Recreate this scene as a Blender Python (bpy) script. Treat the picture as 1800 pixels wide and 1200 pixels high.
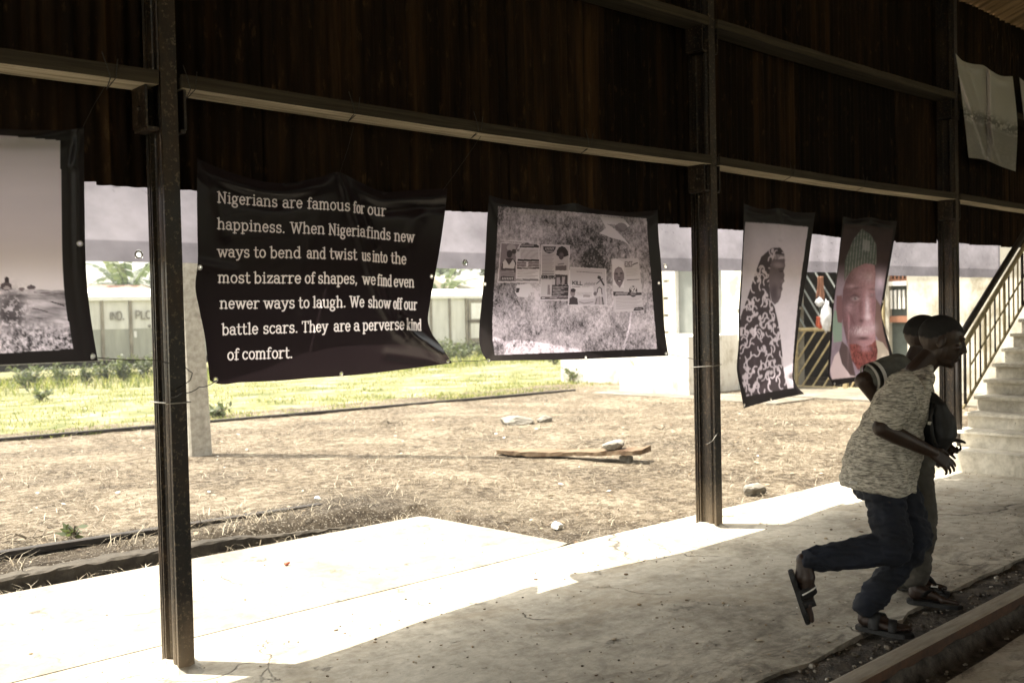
import bpy, bmesh, math, random
import numpy as np
from math import sin, cos, pi, radians, atan2, hypot, sqrt
from mathutils import Vector, Matrix

for o in list(bpy.data.objects):
    bpy.data.objects.remove(o, do_unlink=True)
SC = bpy.context.scene
COL = SC.collection
RNG = random.Random(7)

# ------------------------------------------------------------------ camera
CAM_H = 1.6
YAW, PITCH, ROLL = radians(42.6), radians(-1.54), radians(1.25)
_f = np.array([sin(YAW)*cos(PITCH), cos(YAW)*cos(PITCH), sin(PITCH)])
_r = np.array([cos(YAW), -sin(YAW), 0.0])
_u = np.cross(_r, _f)
_R = _r*cos(ROLL) - _u*sin(ROLL)
_U = _u*cos(ROLL) + _r*sin(ROLL)
cam_d = bpy.data.cameras.new('camera')
cam_d.sensor_width = 36.0
cam_d.lens = 35.0
cam_d.clip_start = 0.05
cam_d.clip_end = 2000
cam_d.dof.use_dof = True
cam_d.dof.focus_distance = 5.6
cam_d.dof.aperture_fstop = 2.8
cam = bpy.data.objects.new('camera', cam_d)
COL.objects.link(cam)
cam.matrix_world = Matrix(((_R[0], _U[0], -_f[0], 0), (_R[1], _U[1], -_f[1], 0), (_R[2], _U[2], -_f[2], CAM_H), (0, 0, 0, 1)))
SC.camera = cam

# ------------------------------------------------------------------ world, sun, exposure
SUN_EL = radians(69.6)
SUN_DIR = Vector((-0.62*cos(SUN_EL), 0.785*cos(SUN_EL), sin(SUN_EL))).normalized()   # towards the sun
W = bpy.data.worlds.new('World')
SC.world = W
W.use_nodes = True
wn = W.node_tree.nodes
sky = wn.new('ShaderNodeTexSky')
sky.sky_type = 'NISHITA'
sky.sun_disc = False
sky.sun_elevation = SUN_EL
sky.sun_rotation = atan2(SUN_DIR.x, SUN_DIR.y)
sky.air_density = 1.0
sky.dust_density = 3.0
sky.ozone_density = 1.0
wn['Background'].inputs['Strength'].default_value = 0.15
hsv = wn.new('ShaderNodeHueSaturation')          # humid white tropical sky
hsv.inputs['Saturation'].default_value = 0.30
W.node_tree.links.new(sky.outputs[0], hsv.inputs['Color'])
wmx = wn.new('ShaderNodeMix'); wmx.data_type = 'RGBA'; wmx.blend_type = 'MULTIPLY'; wmx.inputs[0].default_value = 1.0
wmx.inputs[7].default_value = (1.0, 0.955, 0.84, 1)
W.node_tree.links.new(hsv.outputs[0], wmx.inputs[6])
W.node_tree.links.new(wmx.outputs[2], wn['Background'].inputs['Color'])
sun_d = bpy.data.lights.new('sun', 'SUN')
sun_d.energy = 3.3
sun_d.angle = radians(0.53)
sun_d.color = (1.0, 0.94, 0.84)
sun = bpy.data.objects.new('sun', sun_d)
COL.objects.link(sun)
sun.rotation_euler = SUN_DIR.to_track_quat('Z', 'Y').to_euler()
sun.location = (-5, 10, 20)
SC.view_settings.view_transform = 'Standard'
SC.view_settings.look = 'None'
SC.view_settings.gamma = 1.0
SC.view_settings.exposure = 2.05
SC.cycles.max_bounces = 10
SC.cycles.diffuse_bounces = 6
SC.cycles.transparent_max_bounces = 8
SC.cycles.use_denoising = True
SC.cycles.sample_clamp_indirect = 6.0

# ------------------------------------------------------------------ point helpers (photo pixel on a plane)
def _ray(x, y):
    return _f + _R*((x-900.0)/1750.0) - _U*((y-600.0)/1750.0)
_C = np.array([0, 0, CAM_H])
def onY(x, y, Y):
    d = _ray(x, y); return Vector(_C + d*(Y/d[1]))
def onX(x, y, X):
    d = _ray(x, y); return Vector(_C + d*(X/d[0]))
def onZ(x, y, z=0.0):
    d = _ray(x, y); return Vector(_C + d*((z-CAM_H)/d[2]))
def rays_np(px, py):
    return _f + (px[..., None]-900.0)/1750.0*_R - (py[..., None]-600.0)/1750.0*_U

# ------------------------------------------------------------------ object helpers
def tag(o, label=None, cat=None, group=None, kind=None):
    if label: o['label'] = label
    if cat: o['category'] = cat
    if group: o['group'] = group
    if kind: o['kind'] = kind
    return o
def empty(name, loc, label, cat, group=None, rotz=0.0):
    o = bpy.data.objects.new(name, None)
    o.empty_display_size = 0.1
    COL.objects.link(o)
    o.location = loc
    o.rotation_euler = (0, 0, rotz)
    tag(o, label, cat, group)
    return o
def inv_loc(parent):
    M = Matrix()
    while parent is not None:
        M = Matrix.LocRotScale(parent.location, parent.rotation_euler, None) @ M
        parent = parent.parent
    return M.inverted()
class MB:
    def __init__(s): s.v = []; s.f = []
    def add(s, vs, fs):
        n = len(s.v)
        s.v += [tuple(v) for v in vs]
        s.f += [tuple(i+n for i in f) for f in fs]
    def box(s, c, d, rot=None):
        hx, hy, hz = d[0]/2, d[1]/2, d[2]/2
        vs = [Vector((x, y, z)) for x in (-hx, hx) for y in (-hy, hy) for z in (-hz, hz)]
        if rot is not None: vs = [rot @ v for v in vs]
        vs = [v + Vector(c) for v in vs]
        s.add(vs, [(0, 1, 3, 2), (4, 6, 7, 5), (0, 4, 5, 1), (2, 3, 7, 6), (0, 2, 6, 4), (1, 5, 7, 3)])
    def lohi(s, a, b):
        s.box([(a[i]+b[i])/2 for i in range(3)], [abs(b[i]-a[i]) for i in range(3)])
    def tube(s, pts, r, n=8, caps=True):
        pts = [Vector(p) for p in pts]
        rs = r if isinstance(r, (list, tuple)) else [r]*len(pts)
        rings = []
        t0 = (pts[1]-pts[0]).normalized()
        up = Vector((0, 0, 1)) if abs(t0.z) < 0.9 else Vector((1, 0, 0))
        x = t0.cross(up).normalized()
        for i, p in enumerate(pts):
            t = (pts[min(i+1, len(pts)-1)] - pts[max(i-1, 0)]).normalized()
            x = (x - t*x.dot(t)).normalized()
            y = t.cross(x)
            rings.append([p + (x*cos(2*pi*k/n) + y*sin(2*pi*k/n))*rs[i] for k in range(n)])
        vs = [v for ring in rings for v in ring]
        fs = []
        for i in range(len(pts)-1):
            for k in range(n):
                a, b = i*n+k, i*n+(k+1) % n
                fs.append((a, b, b+n, a+n))
        if caps:
            fs.append(tuple(range(n-1, -1, -1)))
            fs.append(tuple(range((len(pts)-1)*n, len(pts)*n)))
        s.add(vs, fs)
    def prism(s, prof, a, b, axis='x'):
        """profile (2d) swept along an axis from a to b"""
        n = len(prof)
        def P(t, q):
            if axis == 'x': return (t, q[0], q[1])
            if axis == 'y': return (q[0], t, q[1])
            return (q[0], q[1], t)
        vs = [P(a, q) for q in prof] + [P(b, q) for q in prof]
        fs = [(i, (i+1) % n, (i+1) % n+n, i+n) for i in range(n)]
        fs += [tuple(range(n-1, -1, -1)), tuple(range(n, 2*n))]
        s.add(vs, fs)
    def ball(s, c, r, n=10, m=7, rot=None):
        r = (r, r, r) if not isinstance(r, (tuple, list)) else r
        vs = [Vector((0, 0, -r[2]))]
        for j in range(1, m):
            a = -pi/2 + pi*j/m
            for k in range(n):
                b = 2*pi*k/n
                vs.append(Vector((r[0]*cos(a)*cos(b), r[1]*cos(a)*sin(b), r[2]*sin(a))))
        vs.append(Vector((0, 0, r[2])))
        if rot is not None: vs = [rot @ v for v in vs]
        vs = [v+Vector(c) for v in vs]
        fs = [(0, 1+(k+1) % n, 1+k) for k in range(n)]
        for j in range(m-2):
            for k in range(n):
                a, b = 1+j*n+k, 1+j*n+(k+1) % n
                fs.append((a, b, b+n, a+n))
        L = len(vs)-1
        fs += [(L, 1+(m-2)*n+k, 1+(m-2)*n+(k+1) % n) for k in range(n)]
        s.add(vs, fs)
    def build(s, name, mat, parent=None, smooth=False, bevel=0.0, jitter=0.0, local=False):
        me = bpy.data.meshes.new(name)
        vs = s.v
        if parent is not None and not local:
            M = inv_loc(parent)
            vs = [M @ Vector(v) for v in vs]
        me.from_pydata([tuple(v) for v in vs], [], s.f)
        bm = bmesh.new(); bm.from_mesh(me)
        bmesh.ops.recalc_face_normals(bm, faces=bm.faces)
        if bevel > 0:
            bmesh.ops.bevel(bm, geom=list(bm.edges), offset=bevel, segments=2, affect='EDGES', clamp_overlap=True)
        if jitter > 0:
            for v in bm.verts: v.co += Vector((RNG.gauss(0, jitter), RNG.gauss(0, jitter), RNG.gauss(0, jitter)))
        bm.to_mesh(me); bm.free()
        if smooth:
            for p in me.polygons: p.use_smooth = True
        me.materials.append(mat)
        o = bpy.data.objects.new(name, me)
        COL.objects.link(o)
        if parent is not None: o.parent = parent
        return o

# ------------------------------------------------------------------ material helpers
class NT:
    def __init__(s, name):
        s.m = bpy.data.materials.new(name); s.m.use_nodes = True
        s.t = s.m.node_tree; s.n = s.t.nodes; s.p = s.n['Principled BSDF']; s.out = s.n['Material Output']
        s.tc = s.n.new('ShaderNodeTexCoord')
        s.vec = s.tc.outputs['Object']
    def link(s, a, b): s.t.links.new(a, b)
    def mapping(s, scale, src=None):
        m = s.n.new('ShaderNodeMapping'); m.inputs['Scale'].default_value = scale
        s.link(src or s.vec, m.inputs['Vector']); return m.outputs[0]
    def noise(s, scale, detail=6, rough=0.6, vec=None, dist=0.0):
        n = s.n.new('ShaderNodeTexNoise'); n.inputs['Scale'].default_value = scale
        n.inputs['Detail'].default_value = detail; n.inputs['Roughness'].default_value = rough
        n.inputs['Distortion'].default_value = dist
        s.link(vec or s.vec, n.inputs['Vector']); return n.outputs['Fac']
    def ramp(s, fac, stops):
        r = s.n.new('ShaderNodeValToRGB'); e = r.color_ramp.elements
        while len(e) > 1: e.remove(e[-1])
        e[0].position = stops[0][0]; e[0].color = (*_rgb(stops[0][1]), 1)
        for p, c in stops[1:]:
            k = e.new(p); k.color = (*_rgb(c), 1)
        s.link(fac, r.inputs[0]); return r.outputs[0]
    def mix(s, fac, a, b, mode='MIX'):
        m = s.n.new('ShaderNodeMix'); m.data_type = 'RGBA'; m.blend_type = mode
        for inp, v in ((m.inputs[0], fac), (m.inputs[6], a), (m.inputs[7], b)):
            if isinstance(v, (int, float)): inp.default_value = v
            elif isinstance(v, tuple): inp.default_value = (*v, 1)
            else: s.link(v, inp)
        return m.outputs[2]
    def math(s, op, a, b=0.0, c=None):
        m = s.n.new('ShaderNodeMath'); m.operation = op
        for i, v in enumerate((a, b, c)):
            if v is None: continue
            if isinstance(v, (int, float)): m.inputs[i].default_value = v
            else: s.link(v, m.inputs[i])
        return m.outputs[0]
    def bump(s, h, strength, dist=0.01):
        b = s.n.new('ShaderNodeBump'); b.inputs['Strength'].default_value = strength
        b.inputs['Distance'].default_value = dist
        s.link(h, b.inputs['Height']); s.link(b.outputs[0], s.p.inputs['Normal']); return b.outputs[0]
    def color(s, c):
        if isinstance(c, tuple): s.p.inputs['Base Color'].default_value = (*c, 1)
        else: s.link(c, s.p.inputs['Base Color'])
        return s
    def rough(s, r, metal=0.0, spec=0.5):
        if isinstance(r, (int, float)): s.p.inputs['Roughness'].default_value = r
        else: s.link(r, s.p.inputs['Roughness'])
        s.p.inputs['Metallic'].default_value = metal
        s.p.inputs['Specular IOR Level'].default_value = spec
        return s
    def sep(s, axis):
        x = s.n.new('ShaderNodeSeparateXYZ'); s.link(s.vec, x.inputs[0]); return x.outputs[axis]
def _rgb(c): return (c, c, c) if isinstance(c, (int, float)) else c

def mottled(name, c0, c1, scale=6.0, rough=0.8, bump=0.3, bscale=None, metal=0.0, spec=0.4, stretch=(1, 1, 1), lo=0.3, hi=0.7, dist=0.004):
    n = NT(name)
    v = n.mapping(stretch)
    f = n.noise(scale, 8, 0.65, v)
    n.color(n.ramp(f, [(lo, c0), (hi, c1)]))
    n.rough(rough, metal, spec)
    if bump: n.bump(n.noise(bscale or scale*5, 6, 0.6, v), bump, dist)
    return n.m

MAT = {}
def M_wall():
    n = NT('rusty_sheet')
    st = n.mapping((9, 9, 0.5))
    a = n.noise(1.0, 8, 0.65, st)
    b = n.noise(2.2, 8, 0.7, n.mapping((7, 7, 0.9)))
    c = n.ramp(a, [(0.34, (0.0085, 0.0050, 0.0028)), (0.52, (0.025, 0.0142, 0.0070)), (0.66, (0.064, 0.0340, 0.0145))])
    k = n.ramp(b, [(0.56, 0.0), (0.70, 1.0)])
    c = n.mix(n.math('MULTIPLY', k, 0.5), c, (0.066, 0.036, 0.016))
    oi = n.n.new('ShaderNodeObjectInfo')
    pnl = n.ramp(oi.outputs['Random'], [(0.0, 0.30), (0.5, 0.6), (1.0, 0.95)])
    c = n.mix(1.0, c, pnl, 'MULTIPLY')
    g = n.ramp(n.noise(26, 4, 0.6, n.mapping((1, 1, .35))), [(0.60, 0.0), (0.72, 1.0)])
    c = n.mix(n.math('MULTIPLY', g, 0.45), c, (0.10, 0.062, 0.030))
    n.color(c); n.rough(0.75, 0.0, 0.06)
    n.bump(n.noise(40, 5, 0.6), 0.25, 0.004)
    return n.m
def M_column():
    n = NT('column_steel')
    a = n.noise(5, 8, 0.7, n.mapping((1, 1, .4)))
    c = n.ramp(a, [(0.35, (0.005, 0.0036, 0.0024)), (0.5, (0.014, 0.0085, 0.0046)), (0.60, (0.036, 0.020, 0.0095)), (0.72, (0.018, 0.020, 0.016))])
    s1 = n.ramp(n.noise(60, 4, 0.65), [(0.56, 0.0), (0.66, 1.0)])
    c = n.mix(n.math('MULTIPLY', s1, 0.6), c, (0.17, 0.125, 0.08))
    z = n.sep(2)
    low = n.ramp(n.math('MULTIPLY_ADD', n.noise(9, 5, .7), 0.35, z), [(0.12, 1.0), (0.55, 0.0)])
    c = n.mix(n.math('MULTIPLY', low, 0.45), c, (0.30, 0.23, 0.15))
    n.color(c); n.rough(n.ramp(a, [(0.3, 0.32), (0.7, 0.62)]), 0.25, 0.5)
    n.bump(n.noise(55, 5, 0.65), 0.4, 0.004)
    return n.m
def M_concrete(name, base=(0.40, 0.375, 0.315), dark=(0.24, 0.22, 0.18), cracks=True, light=(0.50, 0.47, 0.41)):
    n = NT(name)
    a = n.noise(1.3, 10, 0.66, None, 0.6)
    b = n.noise(14, 6, 0.7)
    c = n.ramp(a, [(0.36, dark), (0.5, base), (0.64, light)])
    a2 = n.noise(4.5, 9, 0.72, n.mapping((.6, 1.5, 1)), 0.8)
    c = n.mix(n.math('MULTIPLY', n.ramp(a2, [(0.50, 0.0), (0.66, 1.0)]), 0.55), c, dark)
    c = n.mix(0.35, c, n.ramp(b, [(0.36, dark), (0.62, light)]))
    sp = n.ramp(n.noise(45, 3, 0.5), [(0.70, 0.0), (0.75, 1.0)])
    c = n.mix(n.math('MULTIPLY', sp, 0.7), c, (0.10, 0.085, 0.07))
    h = n.math('ADD', n.math('MULTIPLY', n.noise(9, 9, 0.7), 0.8), n.math('MULTIPLY', sp, -0.5))
    if cracks:
        w = n.n.new('ShaderNodeTexNoise'); w.inputs['Scale'].default_value = 2.2; w.inputs['Detail'].default_value = 6
        n.link(n.vec, w.inputs['Vector'])
        mx = n.n.new('ShaderNodeVectorMath'); mx.operation = 'MULTIPLY_ADD'
        n.link(w.outputs['Color'], mx.inputs[0]); mx.inputs[1].default_value = (0.7, 0.7, 0.0); n.link(n.vec, mx.inputs[2])
        vo = n.n.new('ShaderNodeTexVoronoi'); vo.feature = 'DISTANCE_TO_EDGE'; vo.inputs['Scale'].default_value = 0.62
        n.link(mx.outputs[0], vo.inputs['Vector'])
        cr = n.ramp(vo.outputs['Distance'], [(0.0, 1.0), (0.0045, 0.0)])
        gate = n.ramp(n.noise(1.1, 3, 0.5), [(0.50, 0.0), (0.60, 1.0)])
        cr = n.math('MULTIPLY', cr, gate)
        c = n.mix(n.math('MULTIPLY', cr, 0.85), c, (0.06, 0.05, 0.04))
        c = n.mix(n.math('MULTIPLY', n.ramp(n.noise(0.8, 8, 0.7, n.mapping((1, 1.6, 1)), 1.2), [(.52, 0.0), (.62, 1.0)]), .5), c, (0.30, 0.245, 0.165))
        ed = n.math('MULTIPLY', n.ramp(n.math('MULTIPLY', n.sep(1), .1), [(.245, 1.0), (.34, 0.0)]), n.ramp(n.noise(5.0, 9, 0.75, n.mapping((.7, 1.6, 1)), 1.0), [(.47, 0.0), (.60, 1.0)]))
        c = n.mix(n.math('MULTIPLY', ed, .7), c, (0.085, 0.072, 0.054))
        pit = n.ramp(n.noise(3.2, 10, 0.78), [(0.615, 0.0), (0.66, 1.0)])
        c = n.mix(n.math('MULTIPLY', pit, 0.6), c, (0.13, 0.115, 0.09))
        h = n.math('ADD', h, n.math('ADD', n.math('MULTIPLY', cr, -1.2), n.math('MULTIPLY', pit, -0.5)))
    n.color(c); n.rough(0.85, 0, 0.3)
    n.bump(h, 0.8, 0.016)
    return n.m
def M_dirt():
    n = NT('dry_dirt')
    a = n.noise(0.9, 9, 0.65, None, 0.4)
    b = n.noise(11, 8, 0.75)
    c = n.ramp(a, [(0.38, (0.045, 0.031, 0.018)), (0.50, (0.140, 0.105, 0.066)), (0.60, (0.33, 0.272, 0.190))])
    c = n.mix(0.55, c, n.ramp(b, [(0.38, (0.026, 0.018, 0.010)), (0.48, (0.115, 0.086, 0.054)), (0.57, (0.38, 0.32, 0.235))]))
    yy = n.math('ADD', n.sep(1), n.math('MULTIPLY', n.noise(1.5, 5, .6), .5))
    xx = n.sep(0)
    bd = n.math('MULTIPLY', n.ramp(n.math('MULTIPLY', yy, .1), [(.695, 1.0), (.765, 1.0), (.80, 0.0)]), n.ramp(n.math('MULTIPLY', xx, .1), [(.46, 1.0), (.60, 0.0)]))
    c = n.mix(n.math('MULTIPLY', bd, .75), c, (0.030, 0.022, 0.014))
    n.color(c); n.rough(0.95, 0, 0.2)
    g2 = n.noise(62, 4, 0.6)
    c = n.mix(n.math('MULTIPLY', n.ramp(g2, [(.58, 0.0), (.64, 1.0)]), .75), c, (0.055, 0.040, 0.026))
    c = n.mix(n.math('MULTIPLY', n.ramp(g2, [(.37, 1.0), (.42, 0.0)]), .7), c, (0.46, 0.41, 0.33))
    n.color(c)
    n.bump(n.math('ADD', b, n.noise(45, 6, 0.7)), 1.0, 0.045)
    return n.m
def M_meadow():
    n = NT('meadow_soil')
    a = n.noise(1.2, 8, 0.7)
    n.color(n.ramp(a, [(0.36, (0.085, 0.098, 0.036)), (0.5, (0.185, 0.178, 0.080)), (0.62, (0.34, 0.30, 0.19))]))
    n.rough(0.95, 0, 0.2); n.bump(n.noise(25, 6, .7), 0.8, 0.04)
    return n.m
def M_wood(name, c0, c1, stretch=(0.6, 14, 14)):
    n = NT(name)
    a = n.noise(2.0, 8, 0.65, n.mapping(stretch), 0.5)
    b = n.noise(1.3, 5, 0.6)
    c = n.ramp(a, [(0.32, c0), (0.62, c1)])
    k = n.ramp(b, [(0.55, 0.0), (0.75, 1.0)])
    c = n.mix(n.math('MULTIPLY', k, 0.5), c, tuple(x*0.45 for x in c0))
    n.color(c); n.rough(0.85, 0, 0.3); n.bump(a, 0.5, 0.006)
    return n.m
def M_vinyl(name, trans=0.32, rough=0.42, tint=(1.0, 0.93, 1.0), spec=0.5, coat=0.0):
    """printed banner cloth: colour attribute 'print', some light passes through"""
    n = NT(name)
    at = n.n.new('ShaderNodeVertexColor'); at.layer_name = 'print'
    weave = n.noise(500, 2, 0.5)
    c = n.mix(0.12, at.outputs[0], weave, 'OVERLAY')
    n.color(c); n.rough(rough, 0, spec)
    bn = n.bump(n.noise(7, 4, 0.5), 0.12, 0.02)
    tr = n.n.new('ShaderNodeBsdfTranslucent')
    n.link(n.mix(1.0, c, tint, 'MULTIPLY'), tr.inputs['Color'])
    ms = n.n.new('ShaderNodeMixShader'); ms.inputs[0].default_value = trans
    n.link(n.p.outputs[0], ms.inputs[1]); n.link(tr.outputs[0], ms.inputs[2])
    n.link(ms.outputs[0], n.out.inputs['Surface'])
    return n.m
def M_leaf(name, c0, c1, trans=0.4, scale=3.0, rough=0.5, tint=(1.0, 1.0, 1.0)):
    n = NT(name)
    a = n.noise(scale, 4, 0.6)
    c = n.ramp(a, [(0.35, c0), (0.65, c1)])
    n.color(c); n.rough(rough, 0, 0.4)
    tr = n.n.new('ShaderNodeBsdfTranslucent')
    n.link(n.mix(1.0, c, tint, 'MULTIPLY'), tr.inputs['Color'])
    ms = n.n.new('ShaderNodeMixShader'); ms.inputs[0].default_value = trans
    n.link(n.p.outputs[0], ms.inputs[1]); n.link(tr.outputs[0], ms.inputs[2])
    n.link(ms.outputs[0], n.out.inputs['Surface'])
    return n.m
def M_cells(name, trans=0.0):
    n = NT(name)
    return n.m
def M_whitewash(name, white=(0.74, 0.72, 0.66), grime=(0.42, 0.38, 0.30), red=(0.50, 0.33, 0.25), peel_at=0.62):
    n = NT(name)
    a = n.noise(1.4, 10, 0.7, n.mapping((1, 1, 0.7)))
    c = n.ramp(a, [(0.38, grime), (0.52, white)])
    p = n.ramp(n.noise(2.6, 9, 0.7, None, 0.8), [(peel_at-.01, 0.0), (peel_at+.015, 1.0)])
    z = n.sep(2)
    band = n.ramp(z, [(0.28, 0.25), (0.42, 1.0), (0.62, 0.9), (0.85, 0.0)])
    c = n.mix(n.math('MULTIPLY', p, band), c, red)
    n.color(c); n.rough(0.9, 0, 0.2); n.bump(n.noise(20, 6, .65), 0.3, 0.01)
    return n.m

MAT['wall'] = M_wall()
MAT['column'] = M_column()
MAT['floor'] = M_concrete('platform_concrete', (0.46, 0.418, 0.335), (0.19, 0.165, 0.122), True, (0.59, 0.545, 0.45))
MAT['apronfloor'] = M_concrete('old_apron_concrete', (0.265, 0.24, 0.195), (0.165, 0.145, 0.108), True, (0.31, 0.285, 0.235))
MAT['concrete'] = M_concrete('rough_concrete', cracks=False)
MAT['stair'] = M_concrete('stair_concrete', (0.58, 0.54, 0.45), (0.27, 0.24, 0.19), False, (0.70, 0.66, 0.57))
MAT['kerb'] = M_concrete('kerb_concrete', (0.058, 0.048, 0.035), (0.026, 0.021, 0.015), False, (0.11, 0.095, 0.072))
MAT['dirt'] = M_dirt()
MAT['meadow'] = M_meadow()
MAT['soil'] = mottled('track_soil', (0.030, 0.024, 0.018), (0.20, 0.172, 0.135), 9, 0.95, 1.0, 34, lo=.38, hi=.72, dist=0.03)
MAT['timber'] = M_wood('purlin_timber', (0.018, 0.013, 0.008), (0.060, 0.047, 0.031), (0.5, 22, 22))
MAT['timber_bare'] = M_wood('bare_timber', (0.13, 0.10, 0.064), (0.54, 0.47, 0.34), (0.9, 26, 26))  # pale copy of the purlin timber: bounce from the sunlit slab put into colour
MAT['rust'] = mottled('rail_rust', (0.030, 0.016, 0.009), (0.095, 0.045, 0.020), 14, 0.85, 0.6, 50)
MAT['railhead'] = mottled('rail_head', (0.24, 0.21, 0.16), (0.44, 0.395, 0.32), 18, 0.65, 0.4, 60, metal=0.1, stretch=(.3, 2, 2))
MAT['darkrail'] = mottled('buried_rail', (0.012, 0.010, 0.008), (0.035, 0.026, 0.018), 9, 0.7, 0.4)
MAT['roof'] = M_wood('roof_sheet', (0.09, 0.052, 0.028), (0.40, 0.265, 0.155), (12, 0.5, 0.5))
MAT['apron'] = M_concrete('apron_concrete', (0.20, 0.175, 0.135), (0.10, 0.085, 0.062), False, (0.28, 0.25, 0.20))
MAT['pole'] = mottled('pole_concrete', (0.24, 0.22, 0.175), (0.50, 0.47, 0.40), 14, 0.9, 0.8, 40)
MAT['vinyl'] = M_vinyl('banner_print', 0.58)
MAT['vinyl_black'] = M_vinyl('banner_black', 0.48, 0.34, (1.0, 0.93, 0.96), 0.28)
MAT['vinyl_back'] = M_vinyl('banner_back', 0.42, 0.55, (0.97, 0.93, 1.0))
MAT['ink'] = M_leaf('white_ink', (0.74, 0.71, 0.67), (0.80, 0.77, 0.73), 0.35, 20)
MAT['grommet'] = mottled('grommet_steel', (0.35, 0.34, 0.33), (0.62, 0.60, 0.58), 60, 0.35, 0.2, metal=0.8)
MAT['wire'] = mottled('tie_wire', (0.012, 0.011, 0.010), (0.05, 0.045, 0.04), 40, 0.5, 0.0, metal=0.4)
MAT['wirelight'] = mottled('bright_wire', (0.25, 0.23, 0.20), (0.42, 0.40, 0.36), 40, 0.4, 0.0, metal=0.5)
MAT['ochre'] = mottled('ochre_paint', (0.26, 0.205, 0.10), (0.44, 0.365, 0.21), 12, 0.6, 0.3)
MAT['darksteel'] = mottled('dark_steel', (0.016, 0.013, 0.011), (0.05, 0.037, 0.027), 14, 0.45, 0.3, metal=0.3)
MAT['wagonw'] = mottled('wagon_white', (0.46, 0.45, 0.40), (0.66, 0.65, 0.60), 1.6, 0.6, 0.2, 9, stretch=(2.5, 2.5, .4))
MAT['wagong'] = mottled('wagon_grey', (0.25, 0.25, 0.21), (0.37, 0.37, 0.31), 1.8, 0.7, 0.2, 9, stretch=(2.5, 2.5, .4))
MAT['wagonpost'] = mottled('wagon_post', (0.13, 0.11, 0.08), (0.30, 0.27, 0.21), 6, 0.7, 0.3, stretch=(1, 1, .4))
MAT['wagonroof'] = mottled('wagon_roof', (0.62, 0.61, 0.56), (0.76, 0.75, 0.71), 1.2, 0.6, 0.2)
MAT['under'] = mottled('underframe', (0.02, 0.017, 0.013), (0.07, 0.055, 0.04), 6, 0.8, 0.3)
MAT['stencil'] = mottled('stencil_paint', (0.13, 0.12, 0.10), (0.30, 0.28, 0.24), 9, 0.8, 0.0)
MAT['white'] = mottled('white_paint', (0.60, 0.59, 0.55), (0.76, 0.75, 0.72), 6, 0.6, 0.1)
MAT['whitewash'] = M_whitewash('peeling_whitewash')
MAT['facade'] = M_whitewash('stained_plaster', (0.58, 0.55, 0.47), (0.30, 0.27, 0.20), peel_at=0.75)
MAT['doorgrey'] = mottled('grey_door', (0.15, 0.16, 0.15), (0.21, 0.22, 0.205), 3, 0.6, 0.2)
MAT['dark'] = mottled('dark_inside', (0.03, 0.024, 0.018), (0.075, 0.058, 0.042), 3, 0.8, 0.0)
MAT['orange'] = mottled('orange_paint', (0.20, 0.085, 0.045), (0.32, 0.15, 0.085), 6, 0.6, 0.2)
MAT['dullorange'] = mottled('faded_orange_cloth', (0.18, 0.085, 0.05), (0.32, 0.16, 0.10), 9, 0.8, 0.3)
MAT['greenpaint'] = mottled('green_paint', (0.045, 0.055, 0.046), (0.085, 0.10, 0.085), 6, 0.6, 0.2)
MAT['skin'] = mottled('dark_skin', (0.020, 0.0105, 0.0065), (0.034, 0.018, 0.011), 9, 0.48, 0.15, 90, dist=0.001)
MAT['hair'] = mottled('black_hair', (0.004, 0.0035, 0.003), (0.012, 0.010, 0.009), 90, 0.8, 0.8, 240, dist=0.003)
MAT['eye'] = mottled('eye_white', (0.12, 0.105, 0.09), (0.20, 0.18, 0.16), 9, 0.2, 0.0)
MAT['denim'] = mottled('dark_denim', (0.0022, 0.0030, 0.0058), (0.0095, 0.0138, 0.0270), 5, 0.85, 0.7, 200, lo=.35, hi=.75, dist=0.002)
MAT['denimgrey'] = mottled('worn_denim', (0.038, 0.034, 0.027), (0.080, 0.074, 0.060), 8, 0.85, 0.6, 200, dist=0.002)
MAT['rubber'] = mottled('black_rubber', (0.006, 0.006, 0.006), (0.016, 0.015, 0.014), 20, 0.5, 0.3, 120)
MAT['blackcloth'] = mottled('black_nylon', (0.004, 0.004, 0.004), (0.011, 0.010, 0.010), 12, 0.6, 0.5, 90)
MAT['plank'] = M_wood('old_plank', (0.085, 0.048, 0.026), (0.20, 0.145, 0.090), (1.6, 5, 5))
MAT['redrag'] = mottled('red_scrap', (0.30, 0.05, 0.025), (0.42, 0.11, 0.05), 30, 0.6, 0.3)
MAT['stone'] = mottled('broken_concrete', (0.12, 0.105, 0.08), (0.32, 0.295, 0.245), 12, 0.9, 0.8, 40, dist=.01)
MAT['ragwhite'] = mottled('crumpled_paper', (0.50, 0.48, 0.43), (0.70, 0.68, 0.63), 12, 0.8, 0.4)
def M_straw():
    n = NT('straw'); r = n.n.new('ShaderNodeObjectInfo')
    g = n.n.new('ShaderNodeNewGeometry')
    n.color(n.ramp(g.outputs['Random Per Island'], [(0.0, (0.10, 0.075, 0.045)), (0.5, (0.25, 0.205, 0.14)), (1.0, (0.46, 0.41, 0.31))]))
    n.rough(0.8, 0, 0.3); return n.m
def M_gravel():
    n = NT('gravel'); g = n.n.new('ShaderNodeNewGeometry')
    n.color(n.ramp(g.outputs['Random Per Island'], [(0.0, (0.05, 0.042, 0.032)), (0.7, (0.22, 0.19, 0.15)), (1.0, (0.42, 0.39, 0.33))])); n.rough(0.9, 0, 0.3); return n.m
MAT['gravel'] = M_gravel()
MAT['straw'] = M_straw()
def M_litter():
    n = NT('litter'); g = n.n.new('ShaderNodeNewGeometry')
    n.color(n.ramp(g.outputs['Random Per Island'], [(0.0, (0.05, 0.034, 0.02)), (0.45, (0.16, 0.105, 0.06)), (0.7, (0.34, 0.26, 0.16)), (0.93, (0.5, 0.44, 0.34)), (0.96, (0.72, 0.70, 0.65))]))
    n.rough(0.8, 0, 0.3); return n.m
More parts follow.
